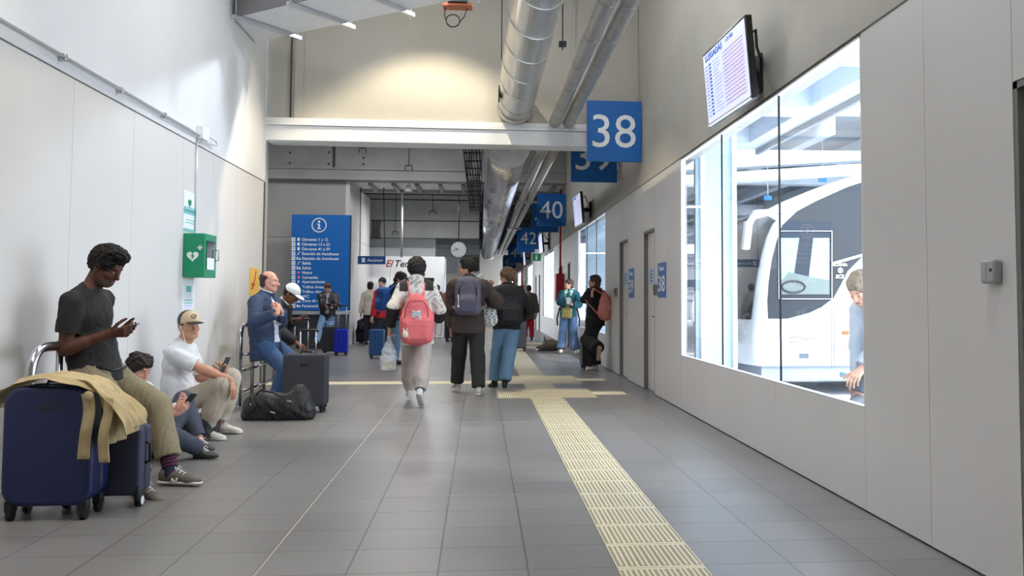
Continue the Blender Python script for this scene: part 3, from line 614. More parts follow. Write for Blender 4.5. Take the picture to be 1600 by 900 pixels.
# lift sign
a, b = at(559, 400, 25), at(602, 413, 25); t = thing('hanging_sign', ((a+b)/2), 'small blue hanging sign reading Ascensor left of the kiosk name', 'sign')
m = MB(); m.box((a.x, 25, b.z), (b.x, 25.06, a.z)); m.build('board', mat('sign_navy', (14, 76, 140), .5), t)
m = MB(); put_text(m, 'Ascensor', .1, ((a.x+b.x)/2+.1, 24.99, (a.z+b.z)/2), (1, 0, 0), (0, 0, 1), width=.43, bold=.001); m.build('lettering', M_signw, t, fix=False)
m = MB(); m.box((a.x+.11, 24.985, b.z+.05), (a.x+.20, 24.995, a.z-.05)); m.build('lift_pictogram', M_signw, t)
m = MB(); m.tube([(b.x-.02, 25.03, a.z), (b.x-.08, 25.03, 4.3)], .012, 6); m.build('hanging_rod', M_dark, t)
m = MB(); m.tube([(a.x+.05, 25.03, a.z), (a.x+.05, 25.03, 4.3)], .012, 6); m.build('hanging_rod', M_dark, t)
# clock
c = at(716.5, 390, 27.0); t = thing('wall_clock', c, 'round white station clock hanging in the middle of the hall', 'clock')
m = MB(); m.cyl(c+Vector((0, 0, 0)), c+Vector((0, .12, 0)), .262, n=40); m.build('casing', mat('clock_rim', (52, 70, 84), .4), t)
m = MB(); m.cyl(c+Vector((0, -.004, 0)), c+Vector((0, .0, 0)), .232, n=40); m.build('dial', M_signw, t)
m = MB()
for k in range(12):
    a = k*PI/6; R = Matrix.Rotation(a, 3, 'Y'); m.obox(c+Vector((math.sin(a)*.2, -.006, math.cos(a)*.2)), (.012, .004, .04 if k % 3 == 0 else .025), R)
m.build('hour_marks', M_dark, t)
for nm, ang, l, w in (('hour_hand', math.radians(292), .12, .02), ('minute_hand', math.radians(258), .19, .013)):
    m = MB(); R = Matrix.Rotation(ang, 3, 'Y'); m.obox(c+Vector((math.sin(ang)*l/2, -.010, math.cos(ang)*l/2)), (w, .004, l), R); m.build(nm, M_black, t)
m = MB(); m.tube([c+Vector((0, .06, .26)), c+Vector((0, .06, 2.2))], .015, 8); m.build('hanging_rod', M_dark, t)
# kiosk
YK = 29.2; a, b = at(568, 400, YK), at(693, 526, YK); KX0, KX1, KZ = a.x-.3, b.x, a.z
t = thing('kiosk', ((KX0+KX1)/2, YK, 0), 'white kiosk with red and black lettering and dark screens', 'kiosk')
m = MB(); n = 5
for k in range(n): m.box((KX0+(KX1-KX0)*k/n+.004, YK, 0), (KX0+(KX1-KX0)*(k+1)/n-.004, YK+.04, KZ), 0)
m.box((KX0, YK+.04, 0), (KX1, YK+1.6, KZ-.01), 0); m.build('body', mat('kiosk_white', (246, 246, 248), .4), t)
def kbox(px0, py0, px1, py1, nm, mt, Y=None):
    Y = Y or YK-.02; p, q = at(px0, py0, Y), at(px1, py1, Y); m = MB(); m.box((p.x, Y, q.z), (q.x, YK+.0, p.z)); return m.build(nm, mt, t)
kbox(622, 434, 643, 452, 'menu_screen', M_black); kbox(655, 434, 678, 465, 'menu_screen', M_black); kbox(668, 455, 690, 500, 'serving_hatch', mat('hatch_shade', (120, 96, 84), .6))
kbox(560, 448, 592, 520, 'doorway', mat('doorway_light', (225, 226, 230), .5)); kbox(571, 453, 576, 463, 'notice', M_black)
m = MB(); put_text(m, 'El', .3, at(609, 411.5, YK-.01), (1, 0, 0), (0, 0, 1), height=.22, shear=.3, bold=.003); m.build('lettering_red', M_red, t, fix=False)
m = MB(); put_text(m, 'Tente', .3, at(635, 412, YK-.01), (1, 0, 0), (0, 0, 1), height=.22, shear=.3, bold=.003); m.build('lettering_black', M_black, t, fix=False)
p = at(693, 403, YK); m = MB(); m.box((p.x+.02, YK-.6, p.z-.58), (p.x+.06, YK+.1, p.z-.05)); m.build('side_sign', M_paper, t)
# staircase rail / bright lobby behind stays plain: a few bollard-like items
# ------------------------------------------------------------------ outside the windows
GZ = -.12
M_asph = mat('yard_concrete', (226, 228, 232), .8, noise=.08, nscale=.6)
mb = MB(); mb.box((XR+.3, -20, GZ-.2), (80, 110, GZ)); o = mb.build('ground_yard', M_asph); struct(o)
mb = MB(); mb.box((XR+.3, -2, GZ), (3.15, 60, -.02)); o = mb.build('kerb_platform', mat('platform_grey', (222, 224, 230), .8, noise=.1, nscale=2)); struct(o)
M_cano = mat('canopy_white', (214, 224, 236), .5); M_canod = mat('canopy_deck', (140, 150, 164), .7, noise=.1, nscale=1)
t = thing('entrance_canopy', (3.4, 6, 3.6), 'pale flat canopy with recessed bays outside the big window', 'canopy')
m = MB(); y = -2.0
m.box((2.49, -2, 3.6), (2.75, 13.6, 3.9)); m.box((4.0, -2, 3.6), (4.3, 13.6, 3.9))
for k in range(7): m.box((2.75, -2+k*2.5, 3.6), (4.0, -1.4+k*2.5, 3.9))
m.box((2.49, -2, 3.9), (4.3, 13.6, 4.0)); m.build('slab', M_cano, t)
m = MB(); m.box((4.28, -2, 3.52), (4.34, 13.62, 3.6)); m.build('edge_trim', M_canod, t)
t = thing('canopy_beam', (8, 17, 3.5), 'big tapered white roof beam crossing behind the window top', 'beam')
m = MB(); A = [at(1128, 266, 17), at(1128, 231, 17), at(1342, 228, 17), at(1342, 250, 17)]
dx = 12; B = [(A[0].x-2.3, A[0].z-.12), (A[1].x-2.3, A[1].z-.05), (A[2].x+dx, A[2].z+.0), (A[3].x+dx, A[3].z+.5), (A[3].x, A[3].z)]
m.prism([(p[0], p[1]) for p in B], (0, 17, 0), (1, 0, 0), (0, 0, 1), (0, .4, 0)); m.build('beam', M_cano, t)
m = MB(); m.tube([(A[0].x-2.3, 17.1, A[0].z-.35), (A[3].x, 17.1, A[3].z-.18), (A[3].x+dx, 17.1, A[3].z+.15)], .12, 12); m.build('gutter_pipe', M_white, t)
t = thing('yard_roof', (14, 30, 4.8), 'ribbed steel roof over the bus bays outside', 'roof')
m = MB(); m.box((2.5, 17.5, 5.0), (34, 60, 5.1)); m.build('deck', M_canod, t)  # deck widened towards the wall, an added strip that blocks sun
for k in range(9):
    m = MB(); x = 5.0+k*1.9; m.box((x, 17.5, 4.62), (x+.28, 58, 5.0)); m.build('purlin', M_cano, t)
for y in (24, 33, 42, 51):
    m = MB(); m.box((4.6, y, 4.45), (30, y+.35, 4.85)); m.build('crossbeam', M_cano, t)
for i, (x, y) in enumerate(((5.5, 24.2), (5.5, 42.2), (24, 33.2))):
    m = MB(); m.cyl((x, y, GZ), (x, y, 4.5), .16, n=20); m.build('column', M_white, t)
t = thing('dock_screen', (2.7, 10.4, 0), 'pale glazed wind screen standing outside at the left edge of the big window', 'screen wall')
M_pale = mat('pale_blue_panel', (190, 212, 230), .3)
m = MB(); m.box((2.50, 10.25, GZ), (2.96, 10.33, 3.6)); m.build('panel', M_pale, t)
for x in (2.55, 2.93): m = MB(); m.box((x, 10.2, GZ), (x+.05, 10.25, 3.6)); m.build('post', M_white, t)
t = thing('dock_screen', (2.7, 21.3, 0), 'pale glazed wind screen outside the second window', 'screen wall')
m = MB(); m.box((2.50, 21.2, GZ), (3.4, 21.28, 3.6)); m.build('panel', M_pale, t)
# blue signs under the yard roof
for i, (px, py) in enumerate(((1286, 281), (1200, 309))):
    q = at(px, py, 20); m = MB(); m.box((q.x-.09, 20, q.z-.05), (q.x+.09, 20.05, q.z+.05)); tt = thing('yard_sign', q, ['small bright blue sign under the yard roof, right one', 'small bright blue sign under the yard roof, left one'][i], 'sign', 'yard signs')
    m.build('panel', mat('bright_blue', (70, 160, 235), .5), tt); m = MB(); m.tube([(q.x, 20.02, q.z+.05), (q.x, 20.02, 5.0)], .012, 6); m.build('rod', M_white, tt)
# ---- near coach, nose to the wall
YS = 12.3
M_busw = mat('coach_white', (240, 243, 248), .25, coat=.4); M_busg = mat('coach_glass', (62, 66, 72), .2, spec=.1); M_busp = mat('coach_pane', (150, 190, 200), .15, spec=.3)
M_busd = mat('coach_dark', (40, 44, 52), .4); M_bust = mat('tyre', (28, 28, 30), .8)
coach = thing('coach', (8, 13.5, GZ), 'large white coach with a dark curved front window parked close outside', 'coach')
prof_px = [(1186, 572), (1183, 556), (1184, 530), (1187, 500), (1191, 465), (1196, 430), (1203, 395), (1210, 370), (1220, 347), (1236, 330), (1262, 312), (1300, 292), (1342, 274)]
prof = [(at(x, y, YS).x, at(x, y, YS).z) for x, y in prof_px]
lx, lz = prof[-1]; prof += [(lx+.5, lz+.18), (lx+1.1, lz+.3), (lx+2.5, lz+.38), (lx+9, lz+.38)]
zb = prof[0][1]; xe = prof[-1][0]
WB = 2.5; NW = 12; rows = []
for j in range(NW+1):
    s = -1+2*j/NW; yy = YS+WB*(j/NW); e = abs(s)**3.2
    row = []
    for k, (x, z) in enumerate(prof):
        fr = max(0, 1-(x-prof[1][0])/2.6); row.append((x - .12*(1-e)*fr - 0, yy, z - (.10*e*(1-fr) if k > 8 else 0)))
    rows.append(row)
m = MB(); m.grid(rows, 0)
side = [(x, z) for x, z in prof] + [(xe, zb)]
for jj, sg in ((0, 1), (NW, -1)):
    pts2 = [Vector(p) for p in rows[jj]] + [Vector((xe, rows[jj][0][1], zb))]; m.add(pts2, [tuple(range(len(pts2)))], 0)
m.add([(xe, YS, zb), (xe, YS+WB, zb), (xe, YS+WB, prof[-1][1]), (xe, YS, prof[-1][1])], [(0, 1, 2, 3)], 0)
m.build('body', M_busw, coach, fix=True)
def bus_poly(pxs, nm, mt, off=.012, th=.01, extra=None):
    P = [(at(x, y, YS).x, at(x, y, YS).z) for x, y in pxs] + (extra or [])
    m = MB(); m.prism(P, (0, YS-off, 0), (1, 0, 0), (0, 0, 1), (0, th, 0)); return m.build(nm, mt, coach)
xr = at(1349, 399, YS).x
bus_poly([(1200, 498), (1199, 470), (1201, 440), (1206, 405), (1213, 378), (1222, 352), (1245, 330), (1275, 314), (1324, 292), (1349, 284)], 'side_glass', M_busg,
         extra=[(xr+2.0, at(1349, 284, YS).z+.3), (xr+8.3, at(1349, 284, YS).z+.3), (xr+8.3, 1.85), (xr+.6, at(1349, 399, YS).z+.06)] + [(at(x, y, YS).x, at(x, y, YS).z) for x, y in ((1349, 399), (1324, 424), (1313, 446), (1302, 466), (1283, 480), (1264, 489), (1230, 498))])
bus_poly([(1219, 372), (1248, 372), (1238, 440), (1236, 452), (1219, 450)], 'driver_window', M_busp, .02)
bus_poly([(1270, 372), (1295, 372), (1295, 452), (1262, 452), (1262, 440)], 'door_window', M_busp, .02)
m = MB(); q = [at(x, y, YS-.03) for x, y in ((1217, 361), (1300, 361), (1300, 467), (1217, 467))]; m.tube(q, .008, 5, closed=True); m.build('window_frame', M_white, coach)
bus_poly([(1219, 440), (1232, 425), (1262, 432), (1295, 438), (1295, 460), (1219, 460)], 'dashboard', mat('dash', (110, 122, 120), .6), .024)
m = MB(); m.tube([at(1218+18*math.cos(a)+22, 448+9*math.sin(a), YS-.035) for a in [2*PI*k/24 for k in range(24)]], .012, 6, closed=True); m.build('steering_wheel', M_busd, coach)
bus_poly([(1300, 410), (1349, 396), (1349, 400), (1300, 414)], 'trim_line', M_white, .024)
for nm, txt, x, y, w in (('maker_lettering', 'SCANIA', 1313, 413.5, .21), ('series_lettering', 'SCS', 1312, 432, .13)):
    m = MB(); put_text(m, txt, .1, at(x, y, YS-.03), (1, 0, 0), (0, 0, 1), width=w, bold=.003, shear=.0 if txt == 'SCANIA' else .3); m.build(nm, M_signw, coach, fix=False)
m = MB(); c = at(1313, 422.5, YS-.03); m.tube([(c.x+.035*math.cos(a), c.y, c.z+.035*math.sin(a)) for a in [2*PI*k/20 for k in range(20)]], .005, 5, closed=True); m.box((c.x-.012, c.y-.004, c.z-.02), (c.x+.012, c.y+.004, c.z+.02)); m.build('round_emblem', M_signw, coach)
bus_poly([(1315, 517), (1326, 517), (1326, 523), (1315, 523)], 'marker_lamp', mat('marker_orange', (226, 90, 50), .4), .02)
bus_poly([(1249, 552), (1263, 552), (1263, 560), (1249, 560)], 'side_vent', mat('vent_grey', (90, 100, 112), .5), .02)
for x in (1300, 1304): m = MB(); m.tube([at(x, 470, YS-.012), at(x, 572, YS-.012)], .006, 4); m.build('panel_gap', mat('gap_grey', (140, 146, 156), .6), coach)
m = MB(); m.tube([at(x, y, YS-.012) for x, y in ((1234, 528), (1246, 526), (1258, 530), (1272, 528))], .006, 4); m.tube([at(x, y, YS-.012) for x, y in ((1234, 536), (1242, 533), (1252, 537))], .005, 4); m.build('scroll_mark', M_busd, coach)
bus_poly([(1313, 542), (1349, 544), (1349, 545.5), (1313, 543)], 'red_stripe', M_red, .02, extra=None)
bus_poly([(1338, 530), (1349, 524), (1349, 535), (1338, 533)], 'blue_flash', mat('flash_blue', (60, 60, 160), .4), .02)
m = MB(); m.box((prof[0][0]+.05, YS+.05, GZ+.27), (xe-.2, YS+WB-.05, zb+.02)); m.build('underbody', mat('skirt_grey', (150, 160, 176), .6), coach)
for x in (prof[0][0]+2.6, prof[0][0]+8.0):
    for yy in (YS+.02, YS+WB-.3):
        m = MB(); m.cyl((x, yy, GZ+.5), (x, yy+.28, GZ+.5), .5, n=32); w_ = m.build('wheel', M_bust, coach); m = MB(); m.cyl((x, yy-.01, GZ+.5), (x, yy+.29, GZ+.5), .26, n=24); m.build('rim', M_alu, w_)
m = MB(); m.tube([at(1222, 345, YS+.3), at(1200, 332, YS), at(1180, 333, YS-.1), at(1170, 350, YS-.12)], [.05, .05, .05, .05], 10); m.obox(at(1167, 368, YS-.12), (.10, .14, .40), (0, .12, 0)); m.build('mirror', M_busw, coach, bevel=.02)
for k, (p, q) in enumerate(((1214, 1196),)):
    pass
m = MB(); gl = []
for j in range(1, NW):
    s = -1+2*j/NW; e = abs(s)**3.2; gl.append([Vector(rows[j][k])+Vector((-.012, 0, .0)) for k in range(3, 10)])
m.grid(gl, 0); m.build('windscreen', M_busg, coach, fix=False)
# ---- far coach, side on
YC = 43.0; far = thing('coach', (15, YC, GZ), 'distant white coach with blue stripes seen side-on beyond the yard', 'coach')
m = MB(); m.box((7.6, YC, .25), (19.5, YC+2.5, 3.5)); m.build('body', M_busw, far, bevel=.15, seg=4)
M_st = mat('stripe_blue', (120, 150, 195), .5); M_st2 = mat('stripe_pale', (170, 190, 220), .5)
for (a, b, nm, mt) in ((1.85, 2.95, 'window_band', mat('far_glass', (136, 150, 176), .3)), (3.02, 3.3, 'roof_stripe', M_st), (1.45, 1.62, 'side_stripe', M_st2), (1.12, 1.24, 'side_stripe', M_st)):
    m = MB(); m.box((7.9, YC-.01, a), (19.2, YC, b)); m.build(nm, mt, far)
for k in range(7): m = MB(); x = 8.2+k*1.5; m.box((x, YC-.02, 2.2), (x+1.0, YC-.012, 2.85)); m.build('side_window', mat('bright_pane', (196, 212, 226), .2), far)
for x in (9.2, 12.75, 17.6):
    m = MB(); m.cyl((x, YC-.02, .42), (x, YC+.3, .42), .52, n=32); w_ = m.build('wheel', M_bust, far)
    m = MB(); m.cyl((x, YC-.04, .42), (x, YC, .42), .30, n=24); m.build('rim', M_alu, w_)
# dark planter/bin near the distant walker
t = thing('litter_bin', (3.2, 13.2, GZ), 'dark mesh-topped bin outside beside the person in a white jacket', 'bin')
a, b = at(1097, 502, 13.5), at(1126, 528, 13.5)
m = MB(); m.prism([((a.x+b.x)/2-.14, GZ), ((a.x+b.x)/2-.18, .62), ((a.x+b.x)/2+.18, .62), ((a.x+b.x)/2+.14, GZ)], (0, 13.4, 0), (1, 0, 0), (0, 0, 1), (0, .3, 0)); m.build('body', M_pale, t)
m = MB(); m.box(((a.x+b.x)/2-.19, 13.38, .62), ((a.x+b.x)/2+.19, 13.72, .92)); m.build('lid', M_busd, t, bevel=.04, seg=3)
# ------------------------------------------------------------------ perch rails, luggage
def perch(y0, y1, lab):
    t = thing('perch_rail', (-2.75, (y0+y1)/2, 0), lab, 'rail', 'steel perch rails')
    r = .033; arc = [PI/2*k/8 for k in range(9)]; R = .17; z = .93
    pts = [(-2.75, y0, 0)] + [(-2.75, y0+R-R*math.cos(a), z-R+R*math.sin(a)) for a in arc] + [(-2.75, y1-R+R*math.sin(a), z-R+R*math.cos(a)) for a in arc] + [(-2.75, y1, 0)]
    m = MB(); m.tube(pts, r, 14); m.build('top_rail', M_steel, t)
    for zz, xx in ((.60, -2.62), (.40, -2.75), (.16, -2.75)):
        m = MB(); m.tube([(xx, y0+.02, zz), (xx, y1-.02, zz)], .03 if zz > .5 else .02, 12); m.build('seat_bar' if zz > .5 else 'cross_bar', M_steel, t)
    for yy in (y0+.02, y1-.02): m = MB(); m.tube([(-2.75, yy, .60), (-2.62, yy, .60)], .02, 10); m.build('arm', M_steel, t)
    n = 3
    for k in range(1, n): yy = y0+(y1-y0)*k/n; m = MB(); m.tube([(-2.75, yy, 0), (-2.75, yy, .90)], .022, 10); m.build('post', M_steel, t)
    for yy in (y0, y1): m = MB(); m.cyl((-2.75, yy, 0), (-2.75, yy, .012), .06, n=20); m.build('foot_plate', M_steel, t)
perch(atx(46, 600, -2.75).y, 7.0, 'nearer steel perch rail that the man in the black t-shirt sits against')
perch(atx(373, 600, -2.75).y, 12.5, 'farther steel perch rail behind the man in the blue suit')

def suitcase(loc, w, d, h, mt, lab, rot=0., handle=0., ribs=0, wheels=4, side_handle=False, trim=None, group=None, r=.05, name='suitcase', badge=None, strap=None, wheelr=.028):
    t = thing(name, loc, lab, 'suitcase', group); t.rotation_euler = (0, 0, rot); z0 = wheelr*2+.012
    def rr(q): return [(sx*(w/2-r*q)+r*q*math.cos(a+o), (h-r*q if sz > 0 else z0+r*q)+r*q*math.sin(a+o)) for sx, sz, o in ((1, 1, 0), (-1, 1, PI/2), (-1, -1, PI), (1, -1, 1.5*PI)) for a in [PI/2*i/6 for i in range(7)]]
    m = MB(); m.prism(rr(1.), (0, 0, 0), (1, 0, 0), (0, 0, 1), (0, d*.48, 0)); m.build('front_shell', mt, t, bevel=min(.028, r*.6), seg=4, world=False)
    m = MB(); m.prism(rr(1.), (0, d*.52, 0), (1, 0, 0), (0, 0, 1), (0, d*.48, 0)); m.build('back_shell', mt, t, bevel=min(.028, r*.6), seg=4, world=False)
    m = MB(); m.prism([(x*.965, z0+(z-z0)*.975+.008) for x, z in rr(1.)], (0, d*.40, 0), (1, 0, 0), (0, 0, 1), (0, d*.2, 0)); m.build('zip_band', trim or M_black, t, world=False)
    for i in range(ribs):
        x = -w/2+w*(i+.7)/(ribs+.4); m = MB(); m.box((x-.008, -.006, z0+.06), (x+.008, .01, h-.06)); m.build('rib', mt, t, bevel=.004, world=False)
    cs = [(-w/2+.045, .04), (w/2-.045, .04), (-w/2+.045, d-.04), (w/2-.045, d-.04)] if wheels == 4 else [(w/2-.03, .05), (-w/2+.03, .05)]
    for x, y in cs:
        if wheels == 4:
            m = MB(); m.cyl((x-.014, y, wheelr), (x+.014, y, wheelr), wheelr, n=20); wo = m.build('wheel', M_black, t, world=False)
            m = MB(); m.box((x-.026, y-.03, wheelr*1.3), (x+.026, y+.03, z0+.035)); m.build('fork', M_dark, wo, bevel=.012, seg=3, world=False)
        else:
            m = MB(); s = 1 if x > 0 else -1; m.cyl((x, y, .035), (x+s*.032, y, .035), .036, n=24); wo = m.build('wheel', M_black, t, world=False)
            m = MB(); m.cyl((x+s*.033, y, .035), (x+s*.036, y, .035), .026, n=16)
            m.build('hub', M_white, wo, world=False)
            m = MB(); m.prism([(-.05, .04), (.05, .04), (.05, .12), (-.03, .17), (-.05, .12)], (x-.001 if s > 0 else x+.001, y, 0), (0, 1, 0), (0, 0, 1), (s*.03, 0, 0)); m.build('wheel_housing', M_dark, t, bevel=.01, world=False)
    if wheels == 2:
        for x in (-w/2+.04, w/2-.04): m = MB(); m.cyl((x, d-.05, 0), (x, d-.05, z0+.01), .014, n=10); m.build('foot', M_black, t, world=False)
    m = MB(); m.tube([(-.06, d*.45, h-.005), (-.055, d*.45, h+.02), (.055, d*.45, h+.02), (.06, d*.45, h-.005)], .009, 8); m.build('top_handle', M_black, t, world=False)
    if side_handle: m = MB(); m.tube([(w/2-.004, d*.5, z0+h*.38), (w/2+.024, d*.5, z0+h*.40), (w/2+.024, d*.5, z0+h*.62), (w/2-.004, d*.5, z0+h*.64)], .009, 8); m.build('side_handle', M_black, t, world=False)
    if handle:
        for x in (-.085, .085): m = MB(); m.tube([(x, d*.8, h-.02), (x, d*.8, h+handle)], .009, 8); m.build('pull_rod', M_alu, t, world=False)
        m = MB(); m.tube([(-.11, d*.8, h+handle-.01), (-.095, d*.8, h+handle+.012), (.095, d*.8, h+handle+.012), (.11, d*.8, h+handle-.01)], .014, 8); m.build('pull_grip', M_black, t, world=False)
    if badge: m = MB(); m.box((-.045, -.004, h-.13), (.045, .004, h-.105)); m.build('badge', badge, t, bevel=.003, world=False)
    return t
M_sbl = mat('suitcase_blue', (21, 31, 80), .38, bump=.12, bscale=400, noise=.05); M_sgr = mat('suitcase_greyblue', (58, 60, 84), .7, bump=.3, bscale=300); M_sdk = mat('suitcase_charcoal', (54, 55, 62), .75, bump=.3, bscale=300, noise=.08)
M_sroy = mat('suitcase_royal', (26, 44, 190), .3); M_sden = mat('suitcase_denim', (46, 88, 142), .4)
p = flo(0, 815); p2 = flo(137, 815); hB = at(70, 604, 5.33).z
suitcase(((p.x+p2.x)/2, 5.32, 0), p2.x-p.x, .27, hB, M_sbl, 'big dark blue hard suitcase in the left foreground under a beige coat', side_handle=False, badge=mat('badge_dark', (24, 28, 50), .3), wheelr=.034, r=.10)
q = flo(198, 803); hG = at(215, 668, 5.6).z
suitcase((q.x-.21, 5.62, 0), .44, .20, hG, M_sgr, 'grey-blue fabric suitcase with a white-hubbed wheel behind the big blue one', wheels=2, side_handle=True, r=.035)
a, b = flo(455, 640), flo(513, 641); hD = at(480, 552, 10.2).z
suitcase(((a.x+b.x)/2-.02, 10.05, 0), b.x-a.x+.04, .26, hD, M_sdk, 'charcoal upright suitcase with raised handle in front of the man in the blue suit', handle=.24, r=.04, badge=M_dark)
a = at(467, 545, 11.9)
suitcase((a.x+.02, 11.75, 0), .40, .24, .56, M_black, 'black suitcase with raised silver handle standing behind the charcoal one', handle=.40, r=.04)
a = flo(532, 556); suitcase((a.x, 19.85, 0), .29, .22, .57, M_sroy, 'bright royal blue cabin suitcase beside the boy at the board', handle=.5, ribs=3, r=.03)
a = flo(514, 556); suitcase((a.x-.05, 20.25, 0), .34, .24, .62, M_sdk, 'dark suitcase beside the royal blue one at the board', r=.04)
a = flo(590, 559); suitcase((a.x, 18.9, 0), .30, .24, .60, M_sden, 'denim blue hard suitcase standing in the queue', ribs=3, r=.03)
a = flo(917, 578); suitcase((a.x+.01, 15.75, 0), .20, .42, .58, M_black, 'small black cabin suitcase beside the woman with the pink backpack', r=.03, ribs=1)
a = flo(812, 548); suitcase((a.x, 21.4, 0), .30, .24, .74, mat('suitcase_grey2', (86, 88, 98), .6), 'tall grey suitcase standing behind the woman in light jeans', r=.04)

# trench coat over the big suitcase
coat = thing('trench_coat', (-2.35, 5.45, hB), 'beige trench coat draped over the big blue suitcase', 'coat')
M_coat = mat('coat_beige', (190, 170, 128), .85, noise=.1, nscale=8, bump=.15, bscale=200)
xl, xr_ = p.x, p2.x
def drape(prof, ya, yb, n=60, m=26, amp=.012, seed=0, edge=.04):
    # prof: list of (x, z); swept front (ya) to back (yb)
    P = [Vector((x, 0, z)) for x, z in prof]; L = [0]
    for a_, b_ in zip(P, P[1:]): L.append(L[-1]+(b_-a_).length)
    rows = []; rs = random.Random(seed); ph = [rs.uniform(0, 6.28) for _ in range(6)]
    for i in range(n+1):
        s = L[-1]*i/n; k = max(j for j in range(len(L)) if L[j] <= s+1e-9); k = min(k, len(P)-2); f = (s-L[k])/(L[k+1]-L[k]); f = max(0, min(1, f))
        c = P[k].lerp(P[k+1], f); t_ = (P[min(k+2, len(P)-1)]-P[max(k-1, 0)]).normalized(); nn = Vector((-t_.z, 0, t_.x)); row = []
        for j in range(m+1):
            v = j/m; y = ya(s/L[-1])+(yb(s/L[-1])-ya(s/L[-1]))*v
            w = amp*(1-2*abs(math.sin(v*7+ph[0]+2.2*math.sin(s*4+ph[1])))+.35*(1-2*abs(math.sin(v*15+s*2+ph[2])))+.22*math.sin(s*19+v*8+ph[3]))*(.5+1.1*(s/L[-1]))
            row.append(Vector((c.x, y, c.z))+nn*(amp*1.4+w)+Vector((0, .5*w, 0)))
        rows.append(row)
    return rows
m = MB(); zt = hB
prof = [(xl-.13, zt-.16), (xl-.10, zt-.12), (xl-.04, zt-.05), (xl+.05, zt+.008), (xl+.14, zt+.03), (xl+.25, zt+.045), (xl+.34, zt+.03), (xr_-.06, zt+.015), (xr_+.02, zt-.035), (xr_+.08, zt-.09), (xr_+.14, zt-.15), (xr_+.18, zt-.20), (xr_+.19, zt-.25)]
m.grid(drape(prof, lambda s: 5.33+.02*math.sin(s*9) - (.05 if .3 < s < .8 else 0)*math.sin((s-.3)*2*PI), lambda s: 5.64+.03*math.sin(s*7)-.07*s, amp=.015, seed=2))
m.build('coat_body', M_coat, coat, solid=.006, sub=1)
m = MB(); prof = [(xr_-.10, zt+.03), (xr_-.02, zt+.0), (xr_+.035, zt-.06), (xr_+.05, zt-.15), (xr_+.07, zt-.24), (xr_+.075, zt-.33)]
m.grid(drape(prof, lambda s: 5.32-.02*s, lambda s: 5.56+.02*math.sin(s*8), n=40, m=20, amp=.016, seed=5)); m.build('sleeve', M_coat, coat, solid=.006, sub=1)
m = MB(); prof = [(xl+.30, zt+.05), (xl+.36, zt+.035), (xr_-.04, zt+.02), (xr_+.03, zt-.04), (xr_+.12, zt-.10), (xr_+.18, zt-.20), (xr_+.20, zt-.27)]
m.grid(drape(prof, lambda s: 5.30-.02*s, lambda s: 5.45, n=40, m=16, amp=.012, seed=9)); m.build('lapel', M_coat, coat, solid=.006, sub=1)
for i, (x, w_, z_) in enumerate(((xr_-.02, .062, .40), (xr_+.085, .055, .40))):
    rows = []
    for k in range(13):
        s = k/12; zz = zt-.04-.36*s - (.02 if i else 0); rows.append([Vector((x+.012*math.sin(s*5+i)+dx_, 5.285+(.012 if abs(dx_) > w_/2.1 else 0)+.008*math.sin(s*9), zz)) for dx_ in (-w_/2, -w_/2.2, w_/2.2, w_/2)])
    m = MB(); m.grid(rows); m.build('belt_end', M_coat, coat, solid=.003)
m = MB(); m.ball((xr_-.01, 5.285, zt-.05), (.03, .022, .03), 10); m.build('belt_knot', M_coat, coat)
